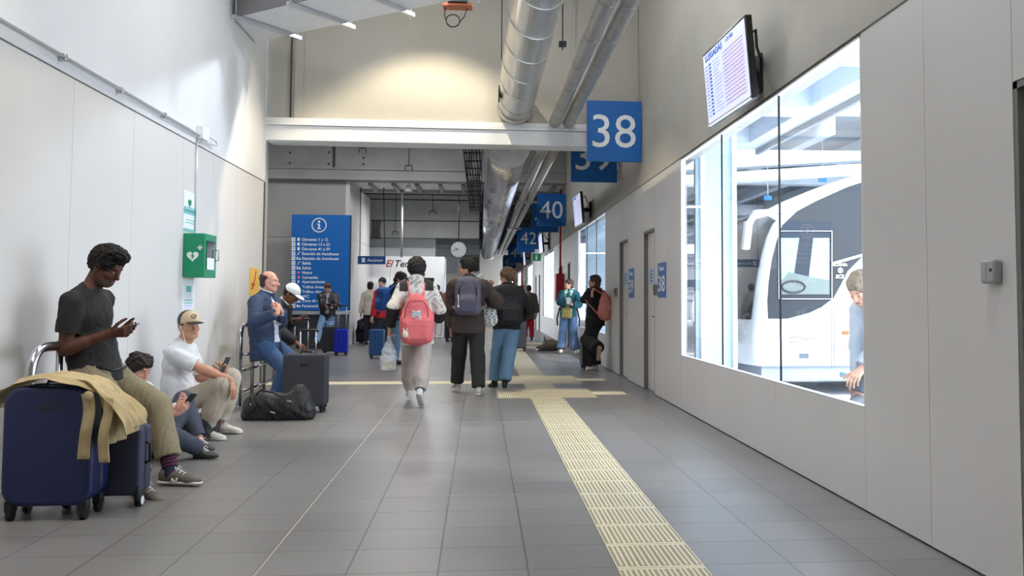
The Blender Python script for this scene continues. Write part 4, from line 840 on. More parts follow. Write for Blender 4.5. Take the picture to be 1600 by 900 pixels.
# ------------------------------------------------------------------ sculpting engine: smooth unions of tapered volumes, meshed by surface nets
V3 = lambda *a: np.array(a if len(a) > 1 else a[0], dtype=np.float64)
def nrm(v): v = np.asarray(v, float); l = np.linalg.norm(v); return v/l if l > 1e-9 else v
class Sculpt:
    def __init__(s, k=.02): s.p = []; s.k = k
    def cap(s, a, b, ra, rb=None, k=None, op='+', flat=None, n=None, sq=1., cut=None):
        # tapered capsule; n, sq: squash along axis n by factor sq; cut: flat ends ('b', 'a', 'ab')
        a, b = V3(a), V3(b); rb = ra if rb is None else rb
        s.p.append(('c', a, b, ra, rb, k or s.k, op, None if n is None else nrm(n), sq, cut)); return s
    def ell(s, c, r, R=None, k=None, op='+'):
        s.p.append(('e', V3(c), V3(r), np.eye(3) if R is None else np.array(R, float), k or s.k, op)); return s
    def box(s, c, h, R=None, rd=.02, k=None, op='+'):
        s.p.append(('b', V3(c), V3(h), np.eye(3) if R is None else np.array(R, float), rd, k or s.k, op)); return s
    def bounds(s):
        lo, hi = np.full(3, 1e9), np.full(3, -1e9)
        for p in s.p:
            l, h = s.pb(p)
            if p[6 if p[0] != 'e' else 5] == '+': lo = np.minimum(lo, l); hi = np.maximum(hi, h)
        return lo, hi
    def pb(s, p):
        if p[0] == 'c': r = max(p[3], p[4]); return np.minimum(p[1], p[2])-r, np.maximum(p[1], p[2])+r
        e = np.abs(p[3].T) @ p[2] if p[0] == 'b' else np.sqrt((p[3].T**2) @ (p[2]**2))
        if p[0] == 'b': e = e + p[4]
        return p[1]-e, p[1]+e
    def field(s, ax):
        X, Y, Z = ax; F = np.full((len(X), len(Y), len(Z)), .2, np.float32)
        for p in s.p:
            k = p[4] if p[0] == 'e' else p[5]; op = p[5] if p[0] == 'e' else p[6]
            l, h = s.pb(p); m = k + .02; l = l-m; h = h+m
            i0, i1 = np.searchsorted(X, l[0]), np.searchsorted(X, h[0]); j0, j1 = np.searchsorted(Y, l[1]), np.searchsorted(Y, h[1]); q0, q1 = np.searchsorted(Z, l[2]), np.searchsorted(Z, h[2])
            if i1 <= i0 or j1 <= j0 or q1 <= q0: continue
            x = X[i0:i1, None, None].astype(np.float32); y = Y[None, j0:j1, None].astype(np.float32); z = Z[None, None, q0:q1].astype(np.float32)
            if p[0] == 'c':
                a, b = p[1], p[2]; ba = b-a; L2 = float(ba @ ba) + 1e-12
                px, py, pz = x-a[0], y-a[1], z-a[2]
                t = (px*ba[0]+py*ba[1]+pz*ba[2])/L2; h_ = np.clip(t, 0, 1)
                dx, dy, dz = px-h_*ba[0], py-h_*ba[1], pz-h_*ba[2]
                if p[7] is not None:
                    n = p[7]; dn = (dx*n[0]+dy*n[1]+dz*n[2])*(p[8]-1); dx = dx+dn*n[0]; dy = dy+dn*n[1]; dz = dz+dn*n[2]
                d = np.sqrt(dx*dx+dy*dy+dz*dz) - (p[3]+(p[4]-p[3])*h_)
                if p[8] > 1: d = d/math.sqrt(p[8])
                if p[9]:
                    L = math.sqrt(L2)
                    if 'b' in p[9]: d = np.maximum(d, (t-1)*L)
                    if 'a' in p[9]: d = np.maximum(d, -t*L)
            elif p[0] == 'e':
                R = p[3]; r = p[2]; px, py, pz = x-p[1][0], y-p[1][1], z-p[1][2]
                u = [R[i][0]*px+R[i][1]*py+R[i][2]*pz for i in range(3)]
                k0 = np.sqrt((u[0]/r[0])**2+(u[1]/r[1])**2+(u[2]/r[2])**2); k1 = np.sqrt((u[0]/r[0]**2)**2+(u[1]/r[1]**2)**2+(u[2]/r[2]**2)**2)
                d = k0*(k0-1)/np.maximum(k1, 1e-6)
            else:
                R = p[3]; r = p[2]; rd = p[4]; px, py, pz = x-p[1][0], y-p[1][1], z-p[1][2]
                u = [np.abs(R[i][0]*px+R[i][1]*py+R[i][2]*pz)-(r[i]-0) for i in range(3)]
                d = np.sqrt(np.maximum(u[0], 0)**2+np.maximum(u[1], 0)**2+np.maximum(u[2], 0)**2)+np.minimum(np.maximum(u[0], np.maximum(u[1], u[2])), 0)-rd
            G = F[i0:i1, j0:j1, q0:q1]
            if op == '+':
                e = np.maximum(k-np.abs(G-d), 0)/k; F[i0:i1, j0:j1, q0:q1] = np.minimum(G, d)-e*e*k*.25
            else:
                d = -d; e = np.maximum(k-np.abs(G-d), 0)/k; F[i0:i1, j0:j1, q0:q1] = np.maximum(G, d)+e*e*k*.25
        return F
    def mesh(s, vox, fine=()):           # fine: [(centre, radius, voxel)]
        lo, hi = s.bounds(); lo = lo-vox*2.5; hi = hi+vox*2.5; ax = []
        for i in range(3):
            x = lo[i]; g = [x]
            while x < hi[i]:
                st = vox
                for c, r, f in fine:
                    if c[i]-r-f <= x <= c[i]+r: st = min(st, f)
                x += st; g.append(x)
            ax.append(np.array(g))
        F = s.field(ax); F[0] = F[-1] = .1; F[:, 0] = F[:, -1] = .1; F[:, :, 0] = F[:, :, -1] = .1
        return surface_nets(F, ax)
def surface_nets(F, ax):
    S = F < 0; nx, ny, nz = F.shape
    c = np.zeros((nx-1, ny-1, nz-1), np.uint8)
    for a in (0, 1):
        for b in (0, 1):
            for d in (0, 1): c += S[a:nx-1+a, b:ny-1+b, d:nz-1+d]
    act = np.argwhere((c > 0) & (c < 8)); idx = np.full(c.shape, -1, np.int32); idx[tuple(act.T)] = np.arange(len(act))
    P = np.zeros((len(act), 3)); W_ = np.zeros(len(act)); I, J, K = act.T
    A = ax
    for axis in range(3):
        for u in (0, 1):
            for v in (0, 1):
                o = [u, v]; o.insert(axis, 0); o2 = list(o); o2[axis] = 1
                f0 = F[I+o[0], J+o[1], K+o[2]]; f1 = F[I+o2[0], J+o2[1], K+o2[2]]; m = (f0 < 0) != (f1 < 0)
                t = np.where(m, f0/np.where(m, f0-f1, 1), 0)
                q0 = np.stack([A[0][I+o[0]], A[1][J+o[1]], A[2][K+o[2]]], 1); q1 = np.stack([A[0][I+o2[0]], A[1][J+o2[1]], A[2][K+o2[2]]], 1)
                P += (q0+(q1-q0)*t[:, None])*m[:, None]; W_ += m
    P /= np.maximum(W_, 1)[:, None]; Q = []
    for axis in range(3):
        sl0 = [slice(None)]*3; sl1 = [slice(None)]*3; sl0[axis] = slice(0, -1); sl1[axis] = slice(1, None)
        a, b = S[tuple(sl0)], S[tuple(sl1)]; e = np.argwhere(a != b); fl = a[tuple(e.T)]
        o = [q for q in range(3) if q != axis]
        ok = (e[:, o[0]] > 0) & (e[:, o[1]] > 0) & (e[:, o[0]] < F.shape[o[0]]-1) & (e[:, o[1]] < F.shape[o[1]]-1); e = e[ok]; fl = fl[ok]
        def g(du, dv): w = e.copy(); w[:, o[0]] -= du; w[:, o[1]] -= dv; return idx[w[:, 0], w[:, 1], w[:, 2]]
        q = np.stack([g(0, 0), g(1, 0), g(1, 1), g(0, 1)], 1)
        flip = fl if axis != 1 else ~fl
        q[~flip] = q[~flip][:, ::-1]; Q.append(q)
    Q = np.concatenate(Q); Q = Q[(Q >= 0).all(1)]
    return P, Q
def vnormals(P, Q):
    n = np.cross(P[Q[:, 2]]-P[Q[:, 0]], P[Q[:, 3]]-P[Q[:, 1]]); N = np.zeros_like(P)
    for i in range(4): np.add.at(N, Q[:, i], n)
    return N/np.maximum(np.linalg.norm(N, axis=1), 1e-12)[:, None]
def wrinkle(P, f, seed=0, st=(1, 1, 1)):
    r = np.random.RandomState(seed); v = np.zeros(len(P)); X = P*np.array(st); w = X.copy()
    for o in range(4):
        d = r.randn(3, 3); ph = r.rand(3)*6.28; q = X*f*(1.7**o)
        w2 = q + 1.6*np.sin(q @ r.randn(3, 3)*.8 + ph); v += np.sin(w2 @ nrm(r.randn(3))*1.6+r.rand()*6.28)/(1.45**o)
    return v/2.2
def emit(name, mesh, mats, parent, wr=None, matfn=None, smooth=True):
    P, Q = mesh
    if len(P) == 0: return None
    if wr:
        amp, f, seed = wr[:3]; st = wr[3] if len(wr) > 3 else (1, 1, 1); P = P + vnormals(P, Q)*(wrinkle(P, f, seed, st)*amp)[:, None]
    me = bpy.data.meshes.new(name); off = np.array(base_of(parent)) if parent is not None else np.zeros(3)
    V = P-off; nq = len(Q)
    me.vertices.add(len(V)); me.vertices.foreach_set('co', V.astype(np.float32).ravel()); me.loops.add(nq*4); me.loops.foreach_set('vertex_index', Q.astype(np.int32).ravel())
    me.polygons.add(nq); me.polygons.foreach_set('loop_start', np.arange(0, nq*4, 4, dtype=np.int32)); me.polygons.foreach_set('loop_total', np.full(nq, 4, np.int32))
    for m in (mats if isinstance(mats, (list, tuple)) else [mats]): me.materials.append(m)
    if matfn is not None: me.polygons.foreach_set('material_index', matfn(P[Q].mean(1)).astype(np.int32))
    me.polygons.foreach_set('use_smooth', np.ones(nq, bool)); me.update(calc_edges=True); me.validate()
    o = bpy.data.objects.new(name, me); COL.objects.link(o)
    if parent is not None: o.parent = parent
    return o

# ------------------------------------------------------------------ people
def rodr(v, ax, a): ax = nrm(ax); return v*math.cos(a)+np.cross(ax, v)*math.sin(a)+ax*(ax @ v)*(1-math.cos(a))
def ik(a, t, l1, l2, pole):
    a, t = V3(a), V3(t); d = t-a; L = np.linalg.norm(d); mx = (l1+l2)*.997
    if L > mx: t = a+d/L*mx; d = t-a; L = mx
    L = max(L, abs(l1-l2)+.01); u = d/np.linalg.norm(d); x = (l1*l1-l2*l2+L*L)/(2*L); hgt = math.sqrt(max(l1*l1-x*x, 0))
    p = V3(pole); p = p-u*(p @ u); p = nrm(p) if np.linalg.norm(p) > 1e-6 else nrm(np.cross(u, (0, 0, 1)))
    return a+u*x+p*hgt, t
class Person:
    def __init__(s, label, h=1.75, pelvis=None, face=(0, 1), up=(0, 0, 1), up2=None, hip_face=None, look=None, look_pitch=0., look_roll=0., feet=None, toes=None, knees=None, hands=None, elbows=None, fingers=None, palms=None, curl=.5,
                 w=1., fat=0., skin='skin_fair', vox=.008, neck_fwd=.02, group=None, toe_pitch=(0, 0), shoulder_drop=0., ts=1.):
        s.sc = k = h/1.75; s.h = h; s.vox = vox; s.w = w; s.fat = fat; s.skin = skin
        f = nrm(V3(face[0], face[1], 0)); u = nrm(up); f = nrm(f-u*(f @ u)); r = nrm(np.cross(f, u)); s.f, s.u, s.r = f, u, r
        u2 = nrm(up2 if up2 is not None else up); s.u2 = u2; f2 = nrm(f-u2*(f @ u2)); r2 = nrm(np.cross(f2, u2)); s.f2, s.r2 = f2, r2
        hf = f if hip_face is None else nrm(V3(hip_face[0], hip_face[1], 0)); hr = nrm(np.cross(hf, u)); s.hf = hf; s.hr = hr
        s.P = V3(pelvis); s.S = s.P+u*.20*k*ts; s.C = s.S+u2*.16*k*ts; s.N = s.S+u2*.335*k*ts      # N: base of the neck
        s.hip = [s.P+hr*sg*.088*k*w for sg in (-1, 1)]; s.sho = [s.S+u2*(.268-shoulder_drop)*k*ts+r2*sg*.166*k*w for sg in (-1, 1)]
        fl = f2 if look is None else nrm(V3(look[0], look[1], 0)); hu = V3(0, 0, 1); hr_ = nrm(np.cross(fl, hu))
        hu = rodr(hu, hr_, -look_pitch); fl = rodr(fl, hr_, -look_pitch)
        hu = rodr(hu, fl, look_roll); hr_ = np.cross(fl, hu); s.hR = np.array([hr_, fl, hu])      # rows: right, forward, up
        nk = s.N+u2*.055*k+f2*neck_fwd*k; s.nk = nk; s.H = nk+hu*.115*k+fl*.012*k
        s.foot = []; s.knee = []; s.toe = []
        for i in (0, 1):
            t = V3(feet[i]); kp = (knees[i] if knees else hf); kn, an = ik(s.hip[i], t, .425*k, .42*k, kp); s.knee.append(kn); s.foot.append(an)
            td = V3(toes[i] if toes else hf); s.toe.append(nrm(td))
        s.elb = []; s.wri = []
        for i in (0, 1):
            t = V3(hands[i]); ep = elbows[i] if elbows is not None else (-s.f2*.6-V3(0, 0, 1)*.4+r2*(-.5, .5)[i]); e, wv = ik(s.sho[i], t, .285*k, .255*k, ep); s.elb.append(e); s.wri.append(wv)
        s.fing = [nrm(fingers[i]) if fingers is not None and fingers[i] is not None else nrm(s.wri[i]-s.elb[i]) for i in (0, 1)]
        s.palm = [nrm(palms[i]) if palms is not None and palms[i] is not None else nrm(-r2*(-1, 1)[i]) for i in (0, 1)]
        s.curl = curl if isinstance(curl, (tuple, list)) else (curl, curl)
        fl_ = min(p[2] for p in s.foot)
        s.root = thing('person', (float(s.P[0]), float(s.P[1]), 0), label, 'person', group)
    def lp(s, p): return s.H + (V3(p)*s.sc) @ s.hR         # head-local -> world
    def hand(s, b, i, k):
        W_, d, pn = s.wri[i], s.fing[i], s.palm[i]; pn = nrm(pn-d*(pn @ d)); side = np.cross(d, pn)*(1 if i == 1 else -1)   # towards the thumb
        # thumb side: for the right hand palm facing -r (left), fingers forward -> thumb up
        c = s.curl[i]
        b.cap(W_, W_+d*.03*k, .026*k, .030*k, k=.012, n=pn, sq=1.5)
        b.cap(W_+d*.035*k+side*.018*k, W_+d*.078*k+side*.024*k, .018*k, .016*k, k=.012, n=pn, sq=1.25)
        b.cap(W_+d*.035*k-side*.014*k, W_+d*.074*k-side*.022*k, .018*k, .015*k, k=.012, n=pn, sq=1.25)
        b.cap(W_+d*.04*k, W_+d*.08*k, .020*k, .016*k, k=.012, n=pn, sq=1.25)
        L = [(.034, .045, .028, .022), (.0115, .050, .031, .023), (-.0105, .046, .029, .022), (-.032, .036, .022, .018)]
        for q, (o, a1, a2, a3) in enumerate(L):
            base = W_+d*(.082 if q < 3 else .076)*k+side*o*k; t = d; r0 = (.0088 if q < 3 else .0075)*k
            ca = c*(.85+.12*q)
            for sgm, (ln, w_) in enumerate(((a1, .75), (a2, 1.0), (a3, .7))):
                t = rodr(t, np.cross(t, pn), ca*w_) ; nb = base+t*ln*k*.92; b.cap(base, nb, r0*(1-.07*sgm), r0*(1-.07*(sgm+1)), k=.004); base = nb
        base = W_+d*.025*k+side*.026*k+pn*.006*k; t = nrm(d*.75+side*.75+pn*.25)
        for sgm, ln in enumerate((.042, .032, .026)):
            nb = base+t*ln*k; b.cap(base, nb, (.0125, .0105, .0095)[sgm]*k, (.0105, .0095, .008)[sgm]*k, k=.008 if sgm == 0 else .004); base = nb
            t = nrm(t+d*.35*(.5+c)+pn*.35*c-side*.15*c)
    def body(s, beard=False, feet=True, mouth=True, long_face=1.0):
        k = s.sc; b = Sculpt(.03); w = s.w; T = lambda y: y
        Rb = np.array([s.r, s.f, s.u]); Rc = np.array([s.r2, s.f2, s.u2]); fa = s.fat
        b.ell(s.P+s.u*.01*k, (.150*k*w, (.105+fa*.5)*k, .115*k), Rb); b.ell(s.S-s.u*.03*k+s.f*fa*.3, (.135*k*w+fa*.5, (.098+fa)*k, .15*k), Rb)
        b.ell(s.C+s.u2*.02*k, (.155*k*w, .110*k, .165*k), Rc); b.cap(s.sho[0], s.sho[1], .046*k, k=.04); b.cap(s.sho[0]*.5+s.N*.5, s.nk, .038*k, .042*k); b.cap(s.sho[1]*.5+s.N*.5, s.nk, .038*k, .042*k)
        b.cap(s.N-s.u2*.02*k, s.lp((0, -.025, -.055)), .052*k, .050*k, k=.02)
        for i in (0, 1):
            b.cap(s.hip[i], s.knee[i], .082*k, .052*k, k=.05); b.cap(s.knee[i], s.foot[i], .052*k, .036*k)
            cal = s.knee[i]*.68+s.foot[i]*.32; bk = -nrm(np.cross(np.cross(s.foot[i]-s.knee[i], s.toe[i]), s.foot[i]-s.knee[i])); 
            b.cap(s.knee[i]*.8+s.foot[i]*.2+bk*-.012, cal+bk*-.014, .048*k, .046*k)
            b.cap(s.foot[i]-V3(0, 0, .03), s.foot[i]+s.toe[i]*.13*k-V3(0, 0, .045), .032*k, .022*k, k=.02)
            b.cap(s.sho[i], s.elb[i], .050*k*w, .038*k); b.cap(s.elb[i], s.wri[i], .040*k, .026*k, k=.02)
            m = s.sho[i]*.5+s.elb[i]*.5; b.cap(m*.6+s.sho[i]*.4, m, .048*k*w, .045*k*w)
            b.cap(s.elb[i]*.85+s.wri[i]*.15, s.elb[i]*.6+s.wri[i]*.4, .041*k, .036*k)
            s.hand(b, i, k)
        R = s.hR; q = s.lp; e = lambda c, r, kk=.02, op='+': b.ell(q(c), V3(r)*k, R, k=kk*k, op=op); lf = long_face
        e((0, -.014, .028), (.075, .094, .088), .02); e((0, .030, -.035), (.060, .060, .078*lf), .03); e((0, .045, -.078*lf), (.040, .036, .034), .025)
        e((0, .066, -.094*lf), (.018, .016, .016), .02); b.cap(q((-.030, .078, .022)), q((.030, .078, .022)), .012*k, k=.018*k)
        for sg in (-1, 1):
            e((sg*.031, .103, -.002), (.020, .016, .014), .014, '-'); e((sg*.031, .076, -.004), (.0145, .0125, .0125), .004)
            e((sg*.040, .064, -.030), (.020, .020, .016), .02); e((sg*.076, -.008, -.012), (.008, .019, .031), .008); e((sg*.082, .0, -.010), (.004, .008, .016), .004, '-')
            b.cap(q((sg*.052, .0, -.055)), q((sg*.030, .055, -.088*lf)), .018*k, .018*k, k=.03*k)
        b.cap(q((0, .086, .006)), q((0, .108, -.030)), .0075*k, .0105*k, k=.012*k); e((0, .103, -.034), (.0155, .011, .009), .010)
        b.cap(q((-.017, .086, -.0575*lf)), q((.017, .086, -.0575*lf)), .0068*k, k=.006*k); b.cap(q((-.014, .085, -.069*lf)), q((.014, .085, -.069*lf)), .0075*k, k=.006*k)
        v = s.vox; fh = min(v, .0045) if v < .012 else v*.6
        fine = [(s.H, .13*k, fh)] + [(s.wri[i]+s.fing[i]*.09*k, .12*k, min(v, .0045 if v < .012 else .0065)) for i in (0, 1)]
        Hc, hR = s.H, R
        def mf(C):
            L = ((C-Hc) @ hR.T)/k; x, y, z = L[:, 0], L[:, 1], L[:, 2]; ax = np.abs(x); o = np.zeros(len(C), int); fr = (y > .05) & (ax < .075) & (np.abs(z) < .15)
            o[fr & (((ax-.031)/.0105)**2+((z+.004)/.0042)**2 < 1)] = 1
            o[fr & (((ax-.031)/.005)**2+((z+.004)/.0045)**2 < 1)] = 2
            o[fr & (((ax-.033)/.020)**2+((z-.021-.05*(.033-ax)*0)/.0045)**2 < 1)] = 3
            o[fr & ((ax/.022)**2+((z+.063*lf)/.0085)**2 < 1) & (y > .07)] = 4
            if beard: o[(y > .02) & (z < -.040-.03*(ax > .045)) & (z > -.135) & (ax < .085) & ~((ax/.020)**2+((z+.063*lf)/.008)**2 < 1) & ((z < -.048) | (ax > .05)) & (z > -.115) & (o == 0)] = 5
            return o
        sk = SKINS[s.skin]; o = emit('body', b.mesh(v, fine), [mat(s.skin, sk[0], .55, spec=.35, noise=.06, nscale=20), mat('eye_white', (190, 178, 170), .4), mat('iris_dark', (40, 28, 22), .2), mat('brow_'+s.skin, sk[2], .9), mat('lip_'+s.skin, sk[1], .5), mat('stubble_'+(beard or 'x'), BEARD.get(beard, (60, 50, 40)), .9, noise=.3, nscale=120)], s.root, matfn=mf)
        return o
    def hair(s, col, style='short', vol=.012, seed=1, mtname=None):
        k = s.sc; q = s.lp; b = Sculpt(.015); R = s.hR; v = max(.0045, s.vox*.8)
        e = lambda c, r, kk=.015, op='+': b.ell(q(c), V3(r)*k, R, k=kk*k, op=op)
        e((0, -.018, .034), (.077+vol, .097+vol, .090+vol))
        if style == 'curly_top': e((0, .012, .092), (.072, .088, .054)); e((0, .060, .100), (.055, .045, .038)); e((0, -.05, -.03), (.068, .055, .05))
        if style == 'bob' or style == 'messy': e((0, -.045, -.03), (.080, .062, .075)); e((0, .05, .07), (.065, .045, .035))
        if style == 'messy': e((.02, -.06, -.06), (.07, .05, .05)); e((-.03, .02, .09), (.05, .06, .045)); e((.04, -.03, .09), (.045, .06, .04))
        if style == 'long': 
            e((0, -.055, -.03), (.082, .060, .09)); 
            for sg in (-1, 0, 1): b.cap(q((sg*.045, -.065, -.04)), q((sg*.05, -.085, -.22)), .045*k, .025*k, k=.03)
            e((0, .04, .08), (.065, .05, .03))
        if style == 'ponytail': b.cap(q((0, -.105, .04)), q((0, -.135, -.06)), .04*k, .034*k, k=.02); b.cap(q((0, -.135, -.06)), q((0, -.12, -.19)), .034*k, .016*k, k=.02); e((0, .04, .07), (.068, .05, .03)); e((0, -.04, -.02), (.078, .065, .065))
        if style == 'crop': e((0, -.04, -.02), (.072, .06, .06))
        if style == 'bald': e((0, -.055, -.03), (.072, .052, .05))
        # clear the face
        if style == 'curly_top': e((0, -.10, -.105), (.12, .085, .080), .01, '-')
        if style == 'bald':
            e((0, .03, .115), (.105, .125, .085), .01, '-')
            for sg in (-1, 1): e((sg*.085, .055, -.01), (.06, .075, .08), .01, '-')
        e((0, .125, -.055), (.10, .084, .132 if style == 'curly_top' else .110 if style in ('bob', 'messy', 'long') else .114), .012, '-')
        if style in ('short', 'curly_top', 'crop', 'bald', 'ponytail'):
            for sg in (-1, 1): e((sg*.085, .035, -.075), (.05, .075, .075), .01, '-')
            e((0, -.02, -.155), (.1, .1, .075), .01, '-')
        amp = {'curly_top': .010, 'short': .003, 'messy': .010, 'crop': .002, 'bald': .0015}.get(style, .004)*k
        mt = mat('hair_%d_%d_%d' % col, col, .55, spec=.4, noise=.45, nscale=60, bump=.8, bscale=140, nscale3=(1, 1, .35) if style in ('long', 'bob', 'messy', 'ponytail') else None)
        return emit('hair', b.mesh(v), mt, s.root, wr=(amp, 130 if style == 'curly_top' else 60, seed))
    def torso(s, b, t, hem=0., open_=False, kk=.035, flare=0.):
        k = s.sc; w = s.w; Rb = np.array([s.r, s.f, s.u]); Rc = np.array([s.r2, s.f2, s.u2]); fa = s.fat
        b.ell(s.C+s.u2*.02*k, (.155*k*w+t, .112*k+t, .17*k+t), Rc, k=kk); b.ell(s.S-s.u*.03*k+s.f*fa*.3, (.142*k*w+fa*.5+t, (.102+fa)*k+t, .16*k), Rb, k=kk)
        b.cap(s.sho[0], s.sho[1], .046*k+t, k=kk); b.cap(s.sho[0]*.6+s.N*.4, s.N+s.f2*.005, .045*k+t, .05*k+t*.6); b.cap(s.sho[1]*.6+s.N*.4, s.N+s.f2*.005, .045*k+t, .05*k+t*.6)
        b.cap(s.S-s.u*.02*k, s.P-s.u*hem*k, (.132*k*w+t)+.008, (.158*k*w+t+flare)+.008, k=kk, n=s.f, sq=1.30-fa*1.2, cut='b')
    def top(s, name, mt, t=.012, sleeve=2.0, hem=.10, cuff=.0, wr=(.003, 22, 1), collar=None, hood=None, minus=None, flare=0., sl_t=0., matfn=None, extra=None):
        k = s.sc; b = Sculpt(.025); s.torso(b, t, hem, flare=flare)
        for i in (0, 1):
            ts = t+sl_t; b.cap(s.sho[i], s.elb[i] if sleeve >= 1 else s.sho[i]*(1-sleeve)+s.elb[i]*sleeve, .050*k*s.w+ts, .043*k+ts+(.012 if sleeve < 1 else 0), cut='b' if sleeve < 1 else None)
            if sleeve > 1: q = sleeve-1; b.cap(s.elb[i], s.elb[i]*(1-q)+s.wri[i]*q, .044*k+ts, .032*k+ts+cuff, k=.02, cut='b')
        tf = .30 if sleeve < 1 else .60; tp = s.N*(1-tf)+s.nk*tf; b.cap(s.N-s.u2*.02*k, tp, .057*k+t*.6, .054*k+t*.6, k=.02, cut='b')
        for q in (0, 1): b.cap(s.sho[q]*.6+s.N*.4, tp, .047*k+t, .040*k+t*.6, k=.02)
        if collar: b.cap(s.N-s.u2*.02*k, s.nk+(s.lp((0, -.03, -.05))-s.nk)*collar, .062*k+t*.5, .066*k+t*.5, k=.015, cut='b')
        if hood: b.ell(s.N-s.f2*.055*k+s.u2*.035*k, (.105*k, .065*k, .07*k), np.array([s.r2, s.f2, s.u2]), k=.02); [b.cap(s.N-s.f2*.03*k+s.r2*sg*.075*k+s.u2*.03*k, s.N+s.f2*.075*k+s.r2*sg*.03*k-s.u2*.01*k, .030*k, .022*k, k=.02) for sg in (-1, 1)]
        if extra: extra(b)
        if minus: minus(b)
        o = emit(name, b.mesh(max(s.vox*1.1, .006)), mt, s.root, wr=wr, matfn=matfn); return o
    def pants(s, mt, t=.012, loose=0., hem=.97, wide=0., wr=(.004, 20, 3), name='trousers', rise=.09, cuffg=False, legs=(0, 1), st=(1, 1, .6)):
        k = s.sc; b = Sculpt(.03); Rb = np.array([s.hr, s.hf, s.u]); fa = s.fat
        b.ell(s.P+s.u*.0*k, (.150*k*s.w+t, (.110+fa*.5)*k+t, .11*k+t), Rb); b.cap(s.P, s.P+s.u*rise*k, .125*k*s.w+t, .120*k*s.w+t, n=s.hf, sq=1.25-fa, cut='b')
        for i in legs:
            e = s.knee[i]*(1-hem)+s.foot[i]*hem
            b.cap(s.hip[i], s.knee[i], .085*k+t, .056*k+t+loose*.8, k=.045); b.cap(s.knee[i], e, .056*k+t+loose*.8, (.040*k+t+loose+wide) if not cuffg else (.048*k+t), k=.03, cut='b')
            if cuffg: m = s.knee[i]*.4+s.foot[i]*.6; b.cap(s.knee[i]*.9+s.foot[i]*.1, m, .058*k+t+loose*.8, .056*k+t+loose, k=.03)
        return emit(name, b.mesh(max(s.vox*1.1, .006)), mt, s.root, wr=wr+(st,))
    def shoe(s, i, up, sole, size=1., pitch=0., lace=None, high=False, detail=False):
        k = s.sc*size; A = s.foot[i]; d = s.toe[i]; n = nrm(np.cross(np.cross(d, (0, 0, 1)), d)); n = nrm(n if n[2] > -2 else -n)
        if n[2] < 0 and abs(d[2]) < .95: n = -n
        sd = nrm(np.cross(d, n)); base = A-n*.075*s.sc; v = max(.004, s.vox*.75)
        b = Sculpt(.02); b.cap(base-d*.035*k+n*.03, base+d*.03*k+n*.035, .036*k, .038*k, n=sd, sq=1.1); b.cap(base-d*.03*k+n*.055*k, A+n*(.035 if high else .0)*k-d*.01*k, .037*k, .037*k, k=.02, cut='b')
        b.cap(base+d*.02*k+n*.045*k, base+d*.13*k+n*.022*k, .038*k, .030*k, n=n, sq=1.2); b.cap(base+d*.12*k+n*.022*k, base+d*.165*k+n*.018*k, .036*k, .028*k, n=n, sq=1.45)
        b.box(base-n*.05+d*.06*k, (.2, .2, .042), np.array([d, sd, n]), rd=.001, k=.003, op='-')
        o = emit('shoe', b.mesh(v), up, s.root)
        b = Sculpt(.012); b.cap(base-d*.04*k+n*.008, base+d*.04*k+n*.008, .036*k, .032*k, n=n, sq=2.4); b.cap(base+d*.04*k+n*.008, base+d*.158*k+n*.009, .032*k, .037*k, n=n, sq=2.4)
        so = emit('sole', b.mesh(v), sole, o)
        if lace:
            m = MB()
            for q in range(4):
                c = base+d*(.045+.021*q)*k+n*(.078-.010*q)*k; m.tube([Vector(c-sd*.024*k-n*.008), Vector(c+n*.006), Vector(c+sd*.024*k-n*.008)], .0035, 5)
            for sg in (-1, 1): c = base+d*.04*k+n*.085*k; m.tube([Vector(c), Vector(c+sd*sg*.025+n*.012), Vector(c+sd*sg*.035-n*.005+d*.01)], .003, 5)
            m.build('lace', lace, o)
        return o
    def phone(s, i, lab, col=(20, 22, 26), c=None, up=None, nrmv=None):
        W_, d, pn = s.wri[i], s.fing[i], s.palm[i]; c = W_+d*.085*s.sc+pn*.028*s.sc if c is None else V3(c)
        n = nrm(nrmv if nrmv is not None else -s.hR[1]); u = nrm(up if up is not None else d); u = nrm(u-n*(u @ n)); r = np.cross(u, n); R = Matrix((Vector(r), Vector(u), Vector(n))).transposed()
        t = thing('mobile_phone', Vector(c), lab, 'phone'); m = MB(); m.obox(Vector(c), (.074, .15, .008), R); m.build('case', mat('phone_%d' % col[0], col, .3), t, bevel=.003)
        m = MB(); m.obox(Vector(c+n*.0045), (.066, .138, .001), R); m.build('display', mat('phone_screen', (120, 150, 190), .2, emit=.5), t); return t
SKINS = {'skin_dark': ((92, 58, 44), (112, 62, 56), (20, 14, 12)), 'skin_brown': ((120, 80, 62), (130, 76, 68), (26, 18, 16)), 'skin_fair': ((218, 168, 144), (190, 116, 108), (96, 68, 50)), 'skin_tan': ((204, 150, 122), (176, 104, 94), (84, 58, 42)), 'skin_rosy': ((216, 160, 142), (188, 110, 104), (120, 92, 74)), 'skin_asia': ((222, 180, 154), (190, 120, 110), (36, 28, 26))}
BEARD = {'greying': (84, 66, 60), 'stubble': (178, 128, 104)}
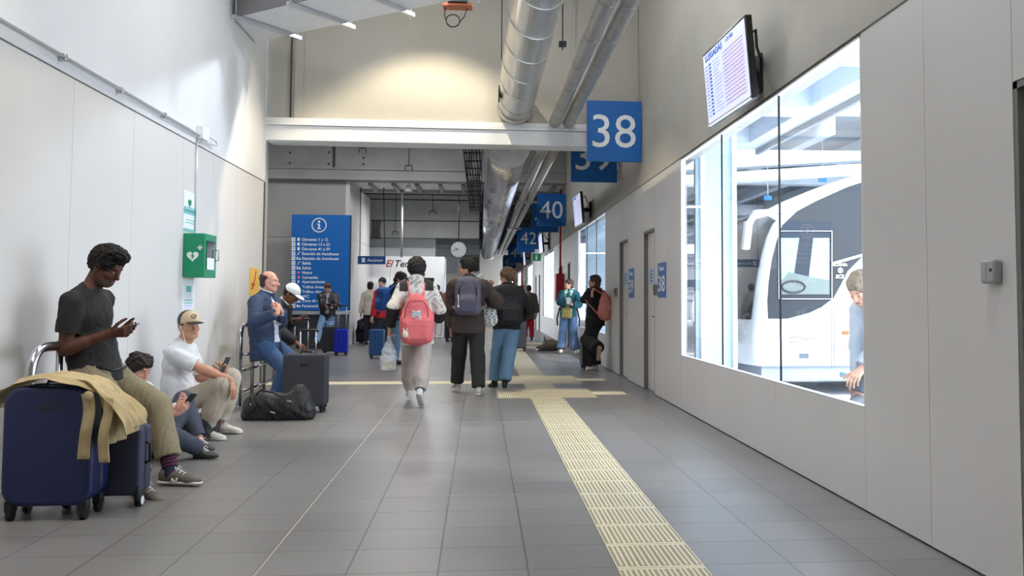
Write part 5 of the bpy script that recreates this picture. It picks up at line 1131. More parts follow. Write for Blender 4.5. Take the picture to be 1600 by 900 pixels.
# ------------------------------------------------------------------ soft bags
def sculpt_thing(name, lab, cat_, loc, group=None): return thing(name, loc, lab, cat_, group)
a, b = flo(368, 660), flo(488, 657); cxd = (a.x+b.x)/2; yd = 9.55
t = thing('duffel_bag', (cxd, yd, 0), 'black duffel bag slumped on the floor before the charcoal suitcase', 'bag'); B = Sculpt(.06)
B.cap((cxd-.22, yd, .12), (cxd+.22, yd, .13), .13, .14, n=(0, 1, 0), sq=1.05); B.cap((cxd-.28, yd-.02, .05), (cxd+.29, yd-.02, .06), .075, .085); B.ell((cxd-.15, yd, .20), (.12, .10, .09)); B.ell((cxd+.22, yd+.02, .24), (.09, .09, .12)); B.ell((cxd+.0, yd, .17), (.15, .12, .07))
B.box((cxd, yd, -.2), (1, 1, .197), rd=.002, k=.01, op='-')
M_bagb = mat('bag_black', (30, 31, 35), .5, bump=.25, bscale=60, spec=.5)
emit('bag_body', B.mesh(.009), M_bagb, t, wr=(.012, 14, 3))
m = MB(); m.tube([(cxd-.20, yd-.09, .26), (cxd-.16, yd-.10, .31), (cxd-.02, yd-.12, .285), (cxd+.06, yd-.13, .24), (cxd+.12, yd-.12, .25), (cxd+.17, yd-.1, .30)], .010, 8); m.build('carry_strap', M_bagb, t)
m = MB(); m.tube([(cxd-.27, yd-.05, .20), (cxd-.25, yd-.12, .26), (cxd-.20, yd-.15, .16), (cxd-.26, yd-.15, .08)], .010, 8); m.build('shoulder_strap', M_bagb, t)
for (x, y, z, w_) in ((cxd+.14, yd-.145, .20, .05), (cxd-.02, yd-.155, .09, .05), (cxd-.24, yd-.14, .17, .02)):
    m = MB(); m.obox((x, y, z), (w_, .008, .014), (0, .3, 0)); m.build('buckle', M_alu, t, bevel=.003)
def backpack(P, name, lab, mt, w=.30, h=.46, d=.16, z=.0, pocket=None, strap=None, tilt=0., extra=None, off=0., jacket=.03, egg=False):
    k = P.sc; u, f, r = P.u2, P.f2, P.r2; c = P.C + u*(z-.02) - f*(.115*k+jacket+d/2+.0) + r*off; R = np.array([r, f, u])
    t = thing('backpack', Vector(c), lab, 'backpack', None); B = Sculpt(.05)
    if egg: B.ell(c-u*h*.08, (w*.52, d*.56, h*.44), R); B.ell(c+u*h*.2, (w*.36, d*.46, h*.32), R); B.box(c-u*h*.2, (w/2-.07, d/2-.06, h*.18), R, rd=.06)
    else: B.box(c, (w/2-.05, d/2-.05, h/2-.06), R, rd=.05); B.ell(c+u*h*.34-f*.0, (w*.42, d*.42, h*.18), R)
    B.box(c-u*h*.22-f*d*.38, (w/2-.075, .018, h*.2-.03), R, rd=.035)
    if extra: extra(B, c, R)
    emit('pack_body', B.mesh(max(.008, P.vox)), mt, t, wr=(.004, 25, 7)); s = strap or mt
    pk = Sculpt(.02); pk.box(c-u*h*.24-f*(d*.5+.012), (w/2-.085, .012, h*.17-.02), R, rd=.022); emit('front_pocket', pk.mesh(max(.007, P.vox)), pocket or mt, t, wr=(.002, 30, 4))
    for sg in (-1, 1):
        sh = P.S+u*.285*k+r*sg*.10*k; q = [c+u*h*.36+r*sg*.07+f*d*.45, sh-f*.06*k+u*(.045*k+jacket), sh+f*.02*k+u*(.05*k+jacket), sh+f*(.10*k+jacket*.8)-u*.04*k, P.C+r*sg*.13*k*P.w+f*(.12*k+jacket)-u*.02, P.C+r*sg*(.165*k*P.w+jacket)-u*.13*k+f*.02, c-u*h*.36+r*sg*w*.42+f*d*.3]
        pts = []
        for i in range(len(q)-1):
            for j in range(4): pts.append(Vector(q[i]+(q[i+1]-q[i])*j/4))
        pts.append(Vector(q[-1])); m = MB(); m.tube(pts, .020, 8); m.build('shoulder_strap', s, t, sub=1)
    m = MB(); m.tube([Vector(c+u*h*.44-r*.04), Vector(c+u*(h*.44+.035)-r*.025), Vector(c+u*(h*.44+.035)+r*.025), Vector(c+u*h*.44+r*.04)], .008, 6); m.build('grab_loop', s, t)
    m = MB(); m.tube([Vector(c-f*(d*.50)+r*x_+u*z_) for x_, z_ in ((-w*.36, -.02), (-w*.33, h*.22), (-w*.2, h*.36), (w*.2, h*.36), (w*.33, h*.22), (w*.36, -.02))], .0045, 6); m.build('zip', M_dark, t)
    return t, c
# ------------------------------------------------------------------ the people
M_sole = mat('sole_white', (226, 222, 214), .6); M_soled = mat('sole_dark', (40, 40, 42), .7); M_lace = mat('lace_white', (232, 230, 226), .7)
J_lt = mat('denim_light', (124, 158, 196), .85, noise=.12, nscale=12, bump=.2, bscale=200); J_bl = mat('denim_blue', (56, 86, 128), .85, noise=.14, nscale=10, bump=.2, bscale=200); J_dk = mat('denim_dark', (62, 68, 84), .85, noise=.1, nscale=10, bump=.2, bscale=200)
A_ = lambda x, y, Y: np.array(at(x, y, Y))
# 1 seated on the nearer rail, black t-shirt
P = Person('person on the nearer rail in black t-shirt and olive trousers, looking at a phone', h=1.90, ts=1.0, fat=.018, pelvis=A_(152, 586, 6.42), face=(1, -.10), up=(-.26, 0, 1), up2=(-.06, -.03, 1), look=(1, -.22), look_pitch=.50,
    feet=[A_(262, 738, 6.22)+V3(0, .06, 0), A_(222, 760, 5.95)], toes=[(1, -.25, 0), (.85, -.7, 0)], knees=[(1, .05, .6), (1, -.1, .6)], hands=[A_(184, 519, 6.45), A_(170, 521, 6.27)], elbows=[(-.7, .3, -.6), (-1.0, -.25, -.5)],
    fingers=[(1, -.35, .02), (1, .22, .08)], palms=[(-.15, -.85, .6), (-.1, .75, .6)], curl=(.55, .75), w=1.10, skin='skin_dark', vox=.0052, neck_fwd=.055)
P.body(beard='greying'); P.hair((22, 18, 18), 'curly_top', vol=.010, seed=4)
P.top('t_shirt', mat('tee_black', (40, 37, 38), .9, noise=.08, nscale=10, bump=.12, bscale=200), t=.013, sleeve=.66, hem=.06, wr=(.005, 16, 2), )
M_olive = mat('twill_olive', (140, 130, 106), .9, noise=.12, nscale=10, bump=.2, bscale=160)
P.pants(M_olive, t=.016, loose=.012, hem=.80, wr=(.006, 17, 3), cuffg=False, wide=.008)
M_shg = mat('suede_grey', (112, 108, 102), .9, noise=.2, nscale=20); M_sock = mat('sock_navy', (36, 38, 66), .9)
def sock(P, i, mt, stripes=None):
    b = Sculpt(.01); a_, e_ = P.foot[i], P.knee[i]; b.cap(a_-V3(0, 0, .02), a_*.66+e_*.34, .043*P.sc, .049*P.sc, cut='b')
    sk = emit('sock', b.mesh(.006), mt, P.root)
    if stripes:
        for q in (.06, .11, .16, .22): m = MB(); c = a_*(1-q)+e_*q; dd = nrm(e_-a_); m.cyl(Vector(c), Vector(c+dd*.006), .0475*P.sc, n=24); m.build('sock_stripe', stripes, sk)
sock(P, 0, M_sock, mat('stripe_red', (140, 40, 60), .8)); sock(P, 1, M_sock, mat('stripe_red', (140, 40, 60), .8))
for i in (0, 1):
    s_ = P.shoe(i, M_shg, M_sole, lace=M_lace, size=1.06)
    sd = nrm(np.cross(P.toe[i], (0, 0, 1))); c = P.foot[i]-V3(0, 0, .055*P.sc)+P.toe[i]*.05+sd*.043
    m = MB(); d_ = P.toe[i]
    for a_, b_ in (((-.024, -.018), (-.012, .02)), ((-.012, .02), (.008, -.018)), ((.008, -.018), (.022, .02))): m.tube([Vector(c+d_*a_[0]+V3(0, 0, a_[1])), Vector(c+d_*b_[0]+V3(0, 0, b_[1]))], .0055, 6)
    m.build('side_letter', M_lace, s_)
P.phone(0, 'phone held by the man in the black t-shirt', c=A_(198, 512, 6.36), up=(1, -.1, .25), nrmv=(-.35, -.1, 1))
m = MB(); hp = P.P; 
m.tube([Vector(hp+V3(.06, -.165, .07)), Vector(hp+V3(.15, -.15, .04)), Vector(hp+V3(.18, -.02, .05)), Vector(hp+V3(.15, .1, .05))], .009, 8)
m.build('belt_strap', M_black, P.root)
# 2 seated on the floor beside him, dark hair
P = Person('dark-haired person in grey jeans sitting low on the floor behind the black t-shirt', h=1.60, pelvis=(-2.50, 7.40, .12), face=(1, -.25), up=(-.9, 0, 1), up2=(-.35, -.1, 1), look=(1, -.40), look_pitch=.42,
    feet=[(-2.26, 7.62, .09), (-2.16, 7.30, .07)], toes=[(.8, -.6, 0), (.9, -.5, .1)], knees=[(.4, 1, .7), (.3, -1, .5)], hands=[A_(278, 637, 7.45), A_(276, 646, 7.22)], fingers=[(.6, -.2, .5), (.7, .1, .6)], palms=[(-.3, -.6, .4), (-.3, .6, .4)], curl=.7, skin='skin_rosy', vox=.006, neck_fwd=.05)
P.body(); P.hair((46, 32, 32), 'messy', vol=.010, seed=6); P.top('sweatshirt', mat('sweat_white', (222, 214, 210), .9, noise=.06), t=.018, sleeve=1.85, hem=.05, wr=(.005, 18, 5))
P.pants(J_dk, t=.016, loose=.01, hem=.93, wr=(.005, 18, 6))
for i in (0, 1): P.shoe(i, mat('shoe_grey', (86, 86, 92), .8), M_soled, lace=M_lace)
P.phone(1, 'phone held low by the dark-haired person on the floor', c=A_(294, 627, 7.25), up=(.5, 0, .7), nrmv=(-.6, .3, .5))
# 3 cap and white t-shirt, seated by the wall
P = Person('person in cap, white t-shirt and beige trousers seated by the left wall', h=1.80, pelvis=A_(285, 632, 8.35), face=(1, -.12), up=(-.30, .02, 1), up2=(.12, -.02, 1), look=(.85, -.9), look_pitch=.06, look_roll=.05,
    feet=[A_(342, 664, 8.55)+V3(0, .05, 0), A_(320, 672, 8.25)], toes=[(1, -.2, 0), (1, -.35, 0)], knees=[(.2, .1, 1), (.2, -.05, 1)], hands=[A_(351, 585, 8.55), A_(368, 597, 8.2)], elbows=[(-.2, .6, -1), (.0, -.3, -1)],
    fingers=[(-.1, -.25, 1), (.32, -.1, -1)], palms=[(-.2, -.9, 0), (-.9, .3, -.2)], curl=(.7, .3), skin='skin_tan', vox=.0062, neck_fwd=.05)
P.body(); P.hair((74, 56, 42), 'crop', vol=.004)
P.top('t_shirt', mat('tee_white', (224, 224, 228), .9, noise=.03, nscale=8, bump=.1, bscale=200), t=.016, sleeve=.78, hem=.04, wr=(.006, 15, 8))
M_beige = mat('twill_beige', (186, 174, 158), .9, noise=.08, nscale=10, bump=.2, bscale=160)
P.pants(M_beige, t=.018, loose=.012, hem=.90, wr=(.006, 18, 9), cuffg=True)
M_wsh = mat('leather_white', (228, 220, 212), .5)
for i in (0, 1): P.shoe(i, M_wsh, M_sole, lace=M_lace, size=1.06)
def cap(P, front, back, peak, logo=None, trucker=True):
    k = P.sc; q = P.lp; b = Sculpt(.01); b.ell(q((0, -.014, .040)), V3(.086, .106, .092)*k, P.hR); b.ell(q((0, 0, -.055)), V3(.15, .16, .085)*k, P.hR, op='-', k=.006)
    Hc, hR = P.H, P.hR
    mf = (lambda C: np.where((((C-Hc) @ hR.T)/k)[:, 1] > .012, 0, 1)) if trucker else None
    c_ = emit('cap', b.mesh(min(P.vox, .008)), [front, back], P.root, matfn=mf)
    pr = Sculpt(.01); Rp = hR.copy(); pr.ell(q((0, .105, .028)), V3(.070, .075, .013)*k, Rp); pr.ell(q((0, .105, .012)), V3(.072, .10, .014)*k, Rp, op='-', k=.006); emit('peak', pr.mesh(.005), peak, c_)
    if logo: m = MB(); 
    if logo:
        m.tube([Vector(q((.022*math.cos(a), .094-.010*abs(math.cos(a)), .085+.016*math.sin(a)))) for a in [2*PI*i/16 for i in range(16)]], .003, 5, closed=True); m.tube([Vector(q((-.012, .096, .083))), Vector(q((0, .096, .090))), Vector(q((.014, .096, .080)))], .003, 5); m.build('embroidered_mark', logo, c_)
cap(P, mat('cap_tan', (214, 186, 152), .85), M_black, M_black, logo=M_black)
m = MB(); m.tube([Vector(P.lp((.078, .02, -.02))), Vector(P.lp((.074, .045, -.06))), Vector(P.lp((.06, .05, -.13))), Vector(P.C+P.f2*.135+P.u2*.08), Vector(P.C+P.f2*.14-P.u2*.06)], .003, 5); m.tube([Vector(P.lp((.078, .02, -.015))), Vector(P.lp((.084, .012, -.015)))], .008, 8)
tag(m.build('earphones', M_signw), 'white wired earphones worn by the man in the cap', 'earphones')
P.phone(0, 'phone held up by the man in the cap', col=(60, 62, 66), c=A_(352, 570, 8.5), up=(.45, -.1, 1), nrmv=(-1, .35, .4))
pc = P.P
t = thing('backpack', (float(pc[0]), float(pc[1]), 0), 'black backpack under the seated man in the cap', 'backpack'); B = Sculpt(.04); zt_ = pc[2]-.13
B.box((pc[0]+.08, pc[1]-.02, .10), (.17, .12, .045), rd=.05); B.ell((pc[0]+.2, pc[1]-.06, .09), (.12, .1, .08)); emit('pack_body', B.mesh(.009), M_bagb, t, wr=(.006, 16, 2))
m = MB(); m.tube([(pc[0]+.1, pc[1]-.2, .12), (pc[0]+.2, pc[1]-.24, .06), (pc[0]+.3, pc[1]-.18, .03)], .012, 6); m.build('shoulder_strap', M_bagb, t)
# 4 blue suit
P = Person('balding person in blue suit jacket and jeans perched on the farther rail', h=1.80, pelvis=A_(415, 537, 10.75), face=(1, -.30), up=(-.14, .02, 1), up2=(.03, 0, 1), look=(1, -.10), look_pitch=.05,
    feet=[A_(446, 622, 11.05), A_(424, 634, 10.45)], toes=[(1, 0, 0), (1, -.4, 0)], hands=[A_(440, 487, 10.55), A_(433, 490, 10.35)], elbows=[(.1, .5, -1), (-.35, -.7, -1)],
    fingers=[(-.25, -.55, .8), (.1, .5, .9)], palms=[(-1, -.2, 0), (-.9, .3, 0)], curl=(1.1, 1.1), w=1.12, fat=.035, skin='skin_rosy', vox=.0075, neck_fwd=.03, knees=[(1, .1, .4), (1, -.2, .4)])
P.body(); P.hair((70, 56, 48), 'bald', vol=.004)
M_suit = mat('suit_blue', (50, 66, 96), .85, noise=.08, nscale=12, bump=.15, bscale=200); M_shirt = mat('shirt_white', (222, 220, 226), .85)
P.top('shirt', M_shirt, t=.012, sleeve=1.9, hem=.0, wr=(.002, 20, 4), collar=.30)
P.top('suit_jacket', M_suit, t=.030, sleeve=1.90, hem=.18, wr=(.006, 13, 11), flare=.012, minus=lambda b: (b.cap(P.N+P.f2*.13-P.u2*.02, P.S+P.f2*(.17)-P.u*.05, .050, .055, op='-', k=.01), b.cap(P.S+P.f2*(.17)-P.u*.05, P.P+P.f*.19-P.u*.15, .05, .09, op='-', k=.01), b.cap(P.N+P.u2*.0, P.nk+P.u2*.05, .066, .066, op='-', k=.01)), collar=.1)
P.pants(J_bl, t=.018, loose=.008, hem=.97, wr=(.004, 18, 3))
for i in (0, 1): P.shoe(i, mat('shoe_brown', (70, 52, 44), .5), M_soled)
# 5 white cap, black jacket, behind
P = Person('person in a white cap and black jacket seated behind the blue suit', h=1.74, pelvis=A_(432, 540, 11.6), face=(1, -.25), up=(-.10, 0, 1), up2=(.22, -.05, 1), look=(1, -.25), look_pitch=.62,
    feet=[A_(470, 612, 12.0), A_(462, 620, 11.4)], toes=[(1, 0, 0), (1, -.3, 0)], hands=[A_(461, 500, 11.7), A_(462, 535, 11.35)], elbows=[(-.2, .3, -1), (-.6, -.4, -1)], fingers=[(1, -.2, .1), (.9, -.1, -.5)], palms=[(0, -.3, 1), (0, .3, -1)], curl=(.5, .35), skin='skin_brown', vox=.008, neck_fwd=.05)
P.body(); P.hair((24, 20, 20), 'crop', vol=.006); P.top('jacket', mat('jacket_black', (40, 41, 44), .8, noise=.1), t=.03, sleeve=1.92, hem=.10, wr=(.006, 14, 4)); P.pants(mat('trouser_taupe', (88, 80, 74), .9, noise=.1), t=.02, loose=.015, hem=.96)
P.top('white_undershirt', M_shirt, t=.016, sleeve=.4, hem=.05, collar=.15)
for i in (0, 1): P.shoe(i, M_black, M_soled)
cap(P, M_signw, M_signw, M_signw, trucker=False); P.phone(0, 'dark phone held by the person in the white cap', c=A_(471, 497, 11.6), up=(1, -.1, .2), nrmv=(-.3, 0, 1))
# 6 boy at the board
P = Person('person in black jacket and light jeans leaning on the dark counter under the blue board', h=1.70, pelvis=A_(512, 493, 22.2), face=(0, -1), up=(0, .06, 1), look=(0, -1), look_pitch=.55,
    feet=[A_(505, 542, 21.8)+V3(.14, -.1, 0), A_(493, 541, 21.6)], toes=[(.3, -1, 0), (-.5, -1, 0)], hands=[A_(518, 481, 21.85), A_(511, 481, 21.85)], elbows=[(.8, .3, -.6), (-.8, .3, -.6)], fingers=[(-.5, -.6, .4), (.5, -.6, .4)], palms=[(0, .2, 1)]*2, curl=.7, skin='skin_fair', vox=.013, neck_fwd=.04)
P.body(); P.hair((96, 66, 50), 'curly_top', vol=.006); P.top('puffer_jacket', mat('puffer_black', (36, 38, 44), .45, noise=.2, nscale=5), t=.045, sleeve=1.9, hem=.14, wr=(.010, 12, 4)); P.top('grey_hoodie', mat('hoodie_grey', (168, 168, 174), .9), t=.024, sleeve=.3, hem=.16, hood=True, extra=lambda b: b.cap(P.N+P.f2*.10, P.S+P.f2*.125-P.u*.12, .04, .055))
P.pants(J_lt, t=.018, loose=.012); [P.shoe(i, M_black, M_soled) for i in (0, 1)]
P.phone(1, 'dark phone in the hands of the boy leaning at the blue board', c=A_(514.5, 477, 21.7), up=(0, -.6, .5), nrmv=(0, .6, .8))
# 7 walker with the pink backpack
P = Person('person seen from behind in a camouflage-white and black jacket wearing a pink backpack', h=1.72, pelvis=A_(652, 511, 10.85), face=(-.05, 1), up=(-.03, .02, 1), look=(-.25, 1), look_pitch=.05,
    feet=[A_(640, 619, 11.15), A_(656, 622, 10.45)+V3(0, 0, .04)], toes=[(-.15, 1, -.05), (.12, 1, -.75)], hands=[A_(609, 512, 10.8), A_(686, 500, 11.1)], elbows=[(-.3, -1, -.1), (.5, -.7, -.6)], fingers=[(-.1, .1, -1), (-.4, .8, .3)], palms=[(.8, .3, 0), (-.5, 0, .3)], curl=(1.2, .8), skin='skin_asia', vox=.008)
P.body(); P.hair((34, 30, 32), 'messy', vol=.034, seed=3)
def mcam(C):
    L = (C-P.C) @ np.array([P.r2, P.f2, P.u2]).T; s_ = np.sin(C[:, 0]*42+2*np.sin(C[:, 2]*37))*np.sin(C[:, 2]*46+2*np.sin(C[:, 1]*31+C[:, 0]*29)); o = np.where(s_ > .35, 1, 0)
    fore = np.zeros(len(C), bool)
    for i in (0, 1):
        d_ = P.wri[i]-P.elb[i]; t_ = np.clip(((C-P.elb[i]) @ d_)/(d_ @ d_), 0, 1); fore |= (np.linalg.norm(C-P.elb[i]-t_[:, None]*d_, axis=1) < .095) & (((C-P.elb[i]) @ d_) > -.004)
    o[fore] = 2; o[(np.abs(np.abs(L[:, 0])-.145) < .055) & (L[:, 2] > .075)] = 2; return o
P.top('jacket', [mat('camo_white', (216, 214, 208), .8), mat('camo_grey', (176, 172, 168), .8), mat('jacket_ink', (28, 28, 34), .7)], t=.034, sleeve=1.93, hem=.21, wr=(.006, 13, 6), hood=True, matfn=mcam)
P.pants(mat('trouser_mauve', (190, 178, 172), .85, noise=.08), t=.020, loose=.022, hem=.93, wr=(.007, 15, 8), cuffg=True)
for i in (0, 1): sock(P, i, M_black); P.shoe(i, mat('trainer_white', (214, 216, 220), .6), M_sole, lace=M_lace, size=1.05)
M_pink2 = mat('pack_pink', (226, 112, 118), .7, noise=.1, nscale=10, bump=.15, bscale=120)
t, c = backpack(P, 'backpack', 'coral pink backpack with white lacing worn by the walker in camouflage', M_pink2, w=.38, h=.58, d=.18, z=-.24, jacket=.03, egg=True)
u_, f_, r_ = P.u2, P.f2, P.r2; m = MB(); pts = [(-.05, .10), (.04, .07), (-.06, .03), (.05, .0), (-.05, -.05), (.05, -.08)]
m.tube([Vector(c-f_*(.115)+r_*x+u_*z) for x, z in pts], .007, 6); m.tube([Vector(c-f_*(.115)+r_*x+u_*z) for x, z in ((.05, .10), (-.05, .06), (.05, .02), (-.05, -.02), (.05, -.06))], .007, 6); m.build('elastic_cord', M_signw, t)
m = MB(); m.prism([(-.055, .08), (.05, .10), (.06, -.06), (.0, -.10), (-.06, -.04)], Vector(c-f_*.098), Vector(r_), Vector(u_), Vector(-f_*.008)); m.build('mesh_panel', mat('mesh_grey', (190, 196, 204), .8), t)
m = MB(); q_ = c-f_*.13-r_*.13-u_*.17; m.ball(Vector(q_), (.035, .022, .042), 12); m.ball(Vector(q_+u_*.05-r_*.018), (.008, .008, .025), 8); m.ball(Vector(q_+u_*.05+r_*.018), (.008, .008, .025), 8); m.build('plush_charm', mat('plush_cream', (222, 222, 196), .9), t)
# clear bag with yellow contents
hd = P.wri[0]+P.fing[0]*.09; t = thing('plastic_bag', Vector(hd), 'clear plastic bag with yellow contents hanging from the camouflage walker\'s hand', 'bag')
def clear_mat():
    m = bpy.data.materials.new('clear_plastic'); m.use_nodes = True; b = m.node_tree.nodes['Principled BSDF']; b.inputs['Base Color'].default_value = (.80, .86, .92, 1); b.inputs['Roughness'].default_value = .15; b.inputs['Alpha'].default_value = .45; return m
M_clr = clear_mat(); B = Sculpt(.03); bc = V3(hd[0]+.0, hd[1], 0)
B.ell(bc+V3(0, 0, hd[2]-.24), (.085, .05, .15)); B.box(bc+V3(0, 0, hd[2]-.33), (.06, .03, .05), rd=.03); B.cap(bc+V3(0, 0, hd[2]-.16), hd-V3(0, 0, .01), .05, .012); emit('bag_skin', B.mesh(.007), M_clr, t, wr=(.012, 26, 3))
for j, (dx_, dz_) in enumerate(((-.03, -.37), (.03, -.37), (.0, -.33))): m = MB(); m.ball(Vector(bc+V3(dx_, 0, hd[2]+dz_)), (.032, .028, .022), 12); tag(m.build('lemon', mat('lemon_yellow', (232, 204, 50), .5)), 'yellow fruit in the clear bag, %s' % ('left', 'right', 'top')[j], 'fruit', 'yellow fruit in the clear bag')
# 8 grey backpack
P = Person('person seen from behind in a dark brown jacket and black trousers wearing a grey backpack', h=1.79, pelvis=A_(732, 505, 11.95), face=(.02, 1), up=(0, .02, 1), look=(-1, .35), look_pitch=0,
    feet=[A_(714, 604, 12.25), A_(748, 610, 11.75)], toes=[(-.35, 1, 0), (.12, 1, 0)], hands=[A_(704, 517, 12.05), A_(760, 470, 12.25)], elbows=[(-.7, -.5, -.2), (.9, -.5, -.5)], fingers=[(.05, .15, -1), (-.2, .8, .3)], palms=[(.8, .3, 0), (-.6, .1, .2)], curl=(.6, 1.2), w=1.1, skin='skin_tan', vox=.0088)
P.body(); P.hair((30, 24, 24), 'curly_top', vol=.014, seed=8); P.top('jacket', mat('jacket_brown', (64, 54, 52), .85, noise=.1, nscale=8), t=.042, sleeve=1.93, hem=.13, wr=(.007, 13, 9), sl_t=.008)
P.top('dark_hoodie', mat('hoodie_navy', (34, 34, 44), .9), t=.03, sleeve=.2, hem=-.1, hood=True, collar=.5)
P.pants(mat('trouser_black', (46, 48, 46), .9, noise=.15, nscale=9), t=.024, loose=.022, hem=.96, wr=(.006, 14, 2), wide=.0)
for i in (0, 1): P.shoe(i, mat('shoe_cream', (200, 196, 190), .7), M_sole, size=1.04)
t, c = backpack(P, 'backpack', 'slate grey hiking backpack worn by the man in the brown jacket', mat('pack_slate', (92, 90, 106), .8, noise=.12), w=.33, h=.50, d=.18, z=-.0, strap=mat('pack_taupe', (120, 112, 108), .8), pocket=mat('pack_slate2', (78, 76, 96), .8), jacket=.045)
m = MB(); u_, f_, r_ = P.u2, P.f2, P.r2
for sg in (-1, 1): m.tube([Vector(c-f_*.10+r_*sg*.10+u_*.14), Vector(c-f_*.115+r_*sg*.11-u_*.05)], .005, 6)
m.build('compression_strap', M_dark, t); m = MB(); m.ball(Vector(c-f_*.12-r_*.12-u_*.13), .014, 8); m.tube([Vector(c-f_*.12-r_*.12-u_*.13), Vector(c-f_*.11-r_*.12+u_*.02)], .004, 5); m.build('zip_pull', M_signw, t)
# tote
t = thing('tote_bag', Vector(A_(768, 480, 12.15)), 'white patterned tote bag hanging beside the man with the slate backpack', 'bag')
B = Sculpt(.02); q0, q1 = A_(762, 440, 12.2), A_(766, 480, 12.2); B.cap(q0, q1, .02, .07, n=(0, 1, 0), sq=2.0); B.cap(q1, A_(768, 500, 12.2), .075, .085, n=(0, 1, 0), sq=2.0)
emit('bag_body', B.mesh(.009), [M_signw, mat('tote_grey', (150, 150, 158), .8)], t, wr=(.004, 22, 1), matfn=lambda C: (np.sin(C[:, 0]*95+2*np.sin(C[:, 2]*60))*np.sin(C[:, 2]*80) > .15).astype(int))
m = MB(); m.tube([Vector(A_(760, 445, 12.2)), Vector(A_(752, 428, 12.1)), Vector(A_(747, 432, 11.95))], .010, 6); m.build('strap', M_signw, t)
# 9 black backpack woman
P = Person('person seen from behind with tied-back light brown hair, black backpack and light blue jeans', h=1.69, pelvis=A_(792, 508, 12.6), face=(-.02, 1), up=(.02, .02, 1), look=(-.9, .6), look_pitch=.05,
    feet=[A_(772, 600, 12.75), A_(788, 601, 12.35)], toes=[(-.4, 1, -.1), (.0, 1, 0)], hands=[A_(765, 452, 12.9), A_(815, 498, 12.8)], elbows=[(-.6, -.2, -1), (.8, -.4, -.5)], fingers=[(.2, .1, 1), (-.3, .8, .2)], palms=[(.3, -.8, 0), (-.6, 0, .3)], curl=.7, skin='skin_fair', vox=.0092)
P.body(); P.hair((118, 92, 68), 'ponytail', vol=.024, seed=2); P.top('jacket', mat('jacket_jet', (34, 34, 36), .8, noise=.1), t=.036, sleeve=1.93, hem=.06, wr=(.006, 13, 3), collar=.35); P.pants(mat('denim_sky', (112, 150, 186), .85, noise=.12, nscale=10), t=.020, loose=.024, hem=.94, wr=(.006, 15, 5), wide=.004)
for i in (0, 1): sock(P, i, M_black); P.shoe(i, M_black, M_soled)
backpack(P, 'backpack', 'big plain black backpack worn by the woman in light blue jeans', mat('pack_black', (30, 30, 36), .75, noise=.15), w=.36, h=.54, d=.22, z=-.05, jacket=.04, off=.02)
# queue
def simple(lab, px, Y, h, face, skin, hair, hst, top, bot, topt=.03, hood=False, look=None, lp=0., feet=None, hands=None, vol=.012, group=None, shoe=None, hem=.1, fingers=None, loose=.012, dy=0.):
    f = nrm(V3(face[0], face[1], 0)); r = np.cross(f, (0, 0, 1)); x = at(px, 480, Y).x; k = h/1.75; c = V3(x, Y, .93*k)
    feet = feet or [c*V3(1, 1, 0)+V3(0, 0, .08)-r*.1*k+f*.05, c*V3(1, 1, 0)+V3(0, 0, .08)+r*.1*k-f*.05]
    hands = hands or [c-r*.27*k+f*.05+V3(0, 0, -.08), c+r*.27*k+f*.05+V3(0, 0, -.08)]
    P = Person(lab, h=h, pelvis=c, face=face, look=look, look_pitch=lp, feet=feet, hands=hands, fingers=fingers, skin=skin, vox=.015 if Y < 26 else .019, group=group)
    P.body(); P.hair(hair, hst, vol=vol); P.top('top', top, t=topt, sleeve=1.93, hem=hem, hood=hood, wr=(.006, 12, int(px))); P.pants(bot, t=.018, loose=loose); [P.shoe(i, shoe or M_black, M_soled) for i in (0, 1)]; return P
G = None
M_rj = mat('jacket_red', (196, 30, 44), .8); M_dk2 = mat('trouser_ink', (38, 42, 56), .9); M_ns = mat('sweater_navy', (34, 40, 58), .9)
simple('person with short dark hair and a red jacket queueing by the denim suitcase', 598, 20.3, 1.70, (-.7, .6), 'skin_asia', (36, 30, 30), 'short', M_rj, M_dk2, look=(-.3, -1), lp=.1)
P = simple('person in black top with a blue backpack queueing before the kiosk, head bowed', 618, 17.2, 1.75, (.9, .5), 'skin_asia', (44, 34, 32), 'messy', M_ns, J_lt, look=(1, -.2), lp=.5)
backpack(P, 'backpack', 'royal blue backpack worn in the kiosk queue', mat('pack_royal', (40, 96, 176), .7, noise=.1), w=.30, h=.44, d=.2, z=-.04, jacket=.03)
simple('person in a cream sweater farthest left in the queue, seen from behind', 578, 24.5, 1.68, (.1, 1), 'skin_asia', (40, 34, 34), 'bob', mat('sweater_cream', (220, 206, 190), .9), M_dk2)
P = simple('person with a black vest and pale trousers walking near the kiosk corner', 683, 28.2, 1.66, (.1, 1), 'skin_tan', (36, 30, 30), 'crop', M_ns, mat('trouser_pale', (206, 198, 198), .9), shoe=M_wsh)
simple('person in a brown coat partly hidden left of the man with the slate backpack', 703, 26.0, 1.68, (.3, 1), 'skin_fair', (120, 80, 56), 'bob', mat('coat_brown', (150, 104, 76), .9), M_dk2)
x_ = at(576, 520, 26).x
P = Person('person all in black sitting on the floor beside the left wall by the queue', h=1.65, pelvis=(x_-.12, 25.4, .14), face=(1, -.5), up=(-.1, 0, 1), up2=(.3, -.1, 1), look=(1, -.5), look_pitch=.5, feet=[(x_+.34, 25.4, .08), (x_+.3, 25.1, .08)], hands=[(x_+.25, 25.2, .45), (x_+.22, 25.0, .42)], knees=[(.2, 0, 1)]*2, skin='skin_fair', vox=.016)
P.body(); P.hair((30, 26, 28), 'bob', vol=.016); P.top('jacket', mat('jacket_jet', (34, 34, 36), .8), t=.035, sleeve=1.9); P.pants(M_dk2, t=.02, loose=.012); [P.shoe(i, M_black, M_soled) for i in (0, 1)]
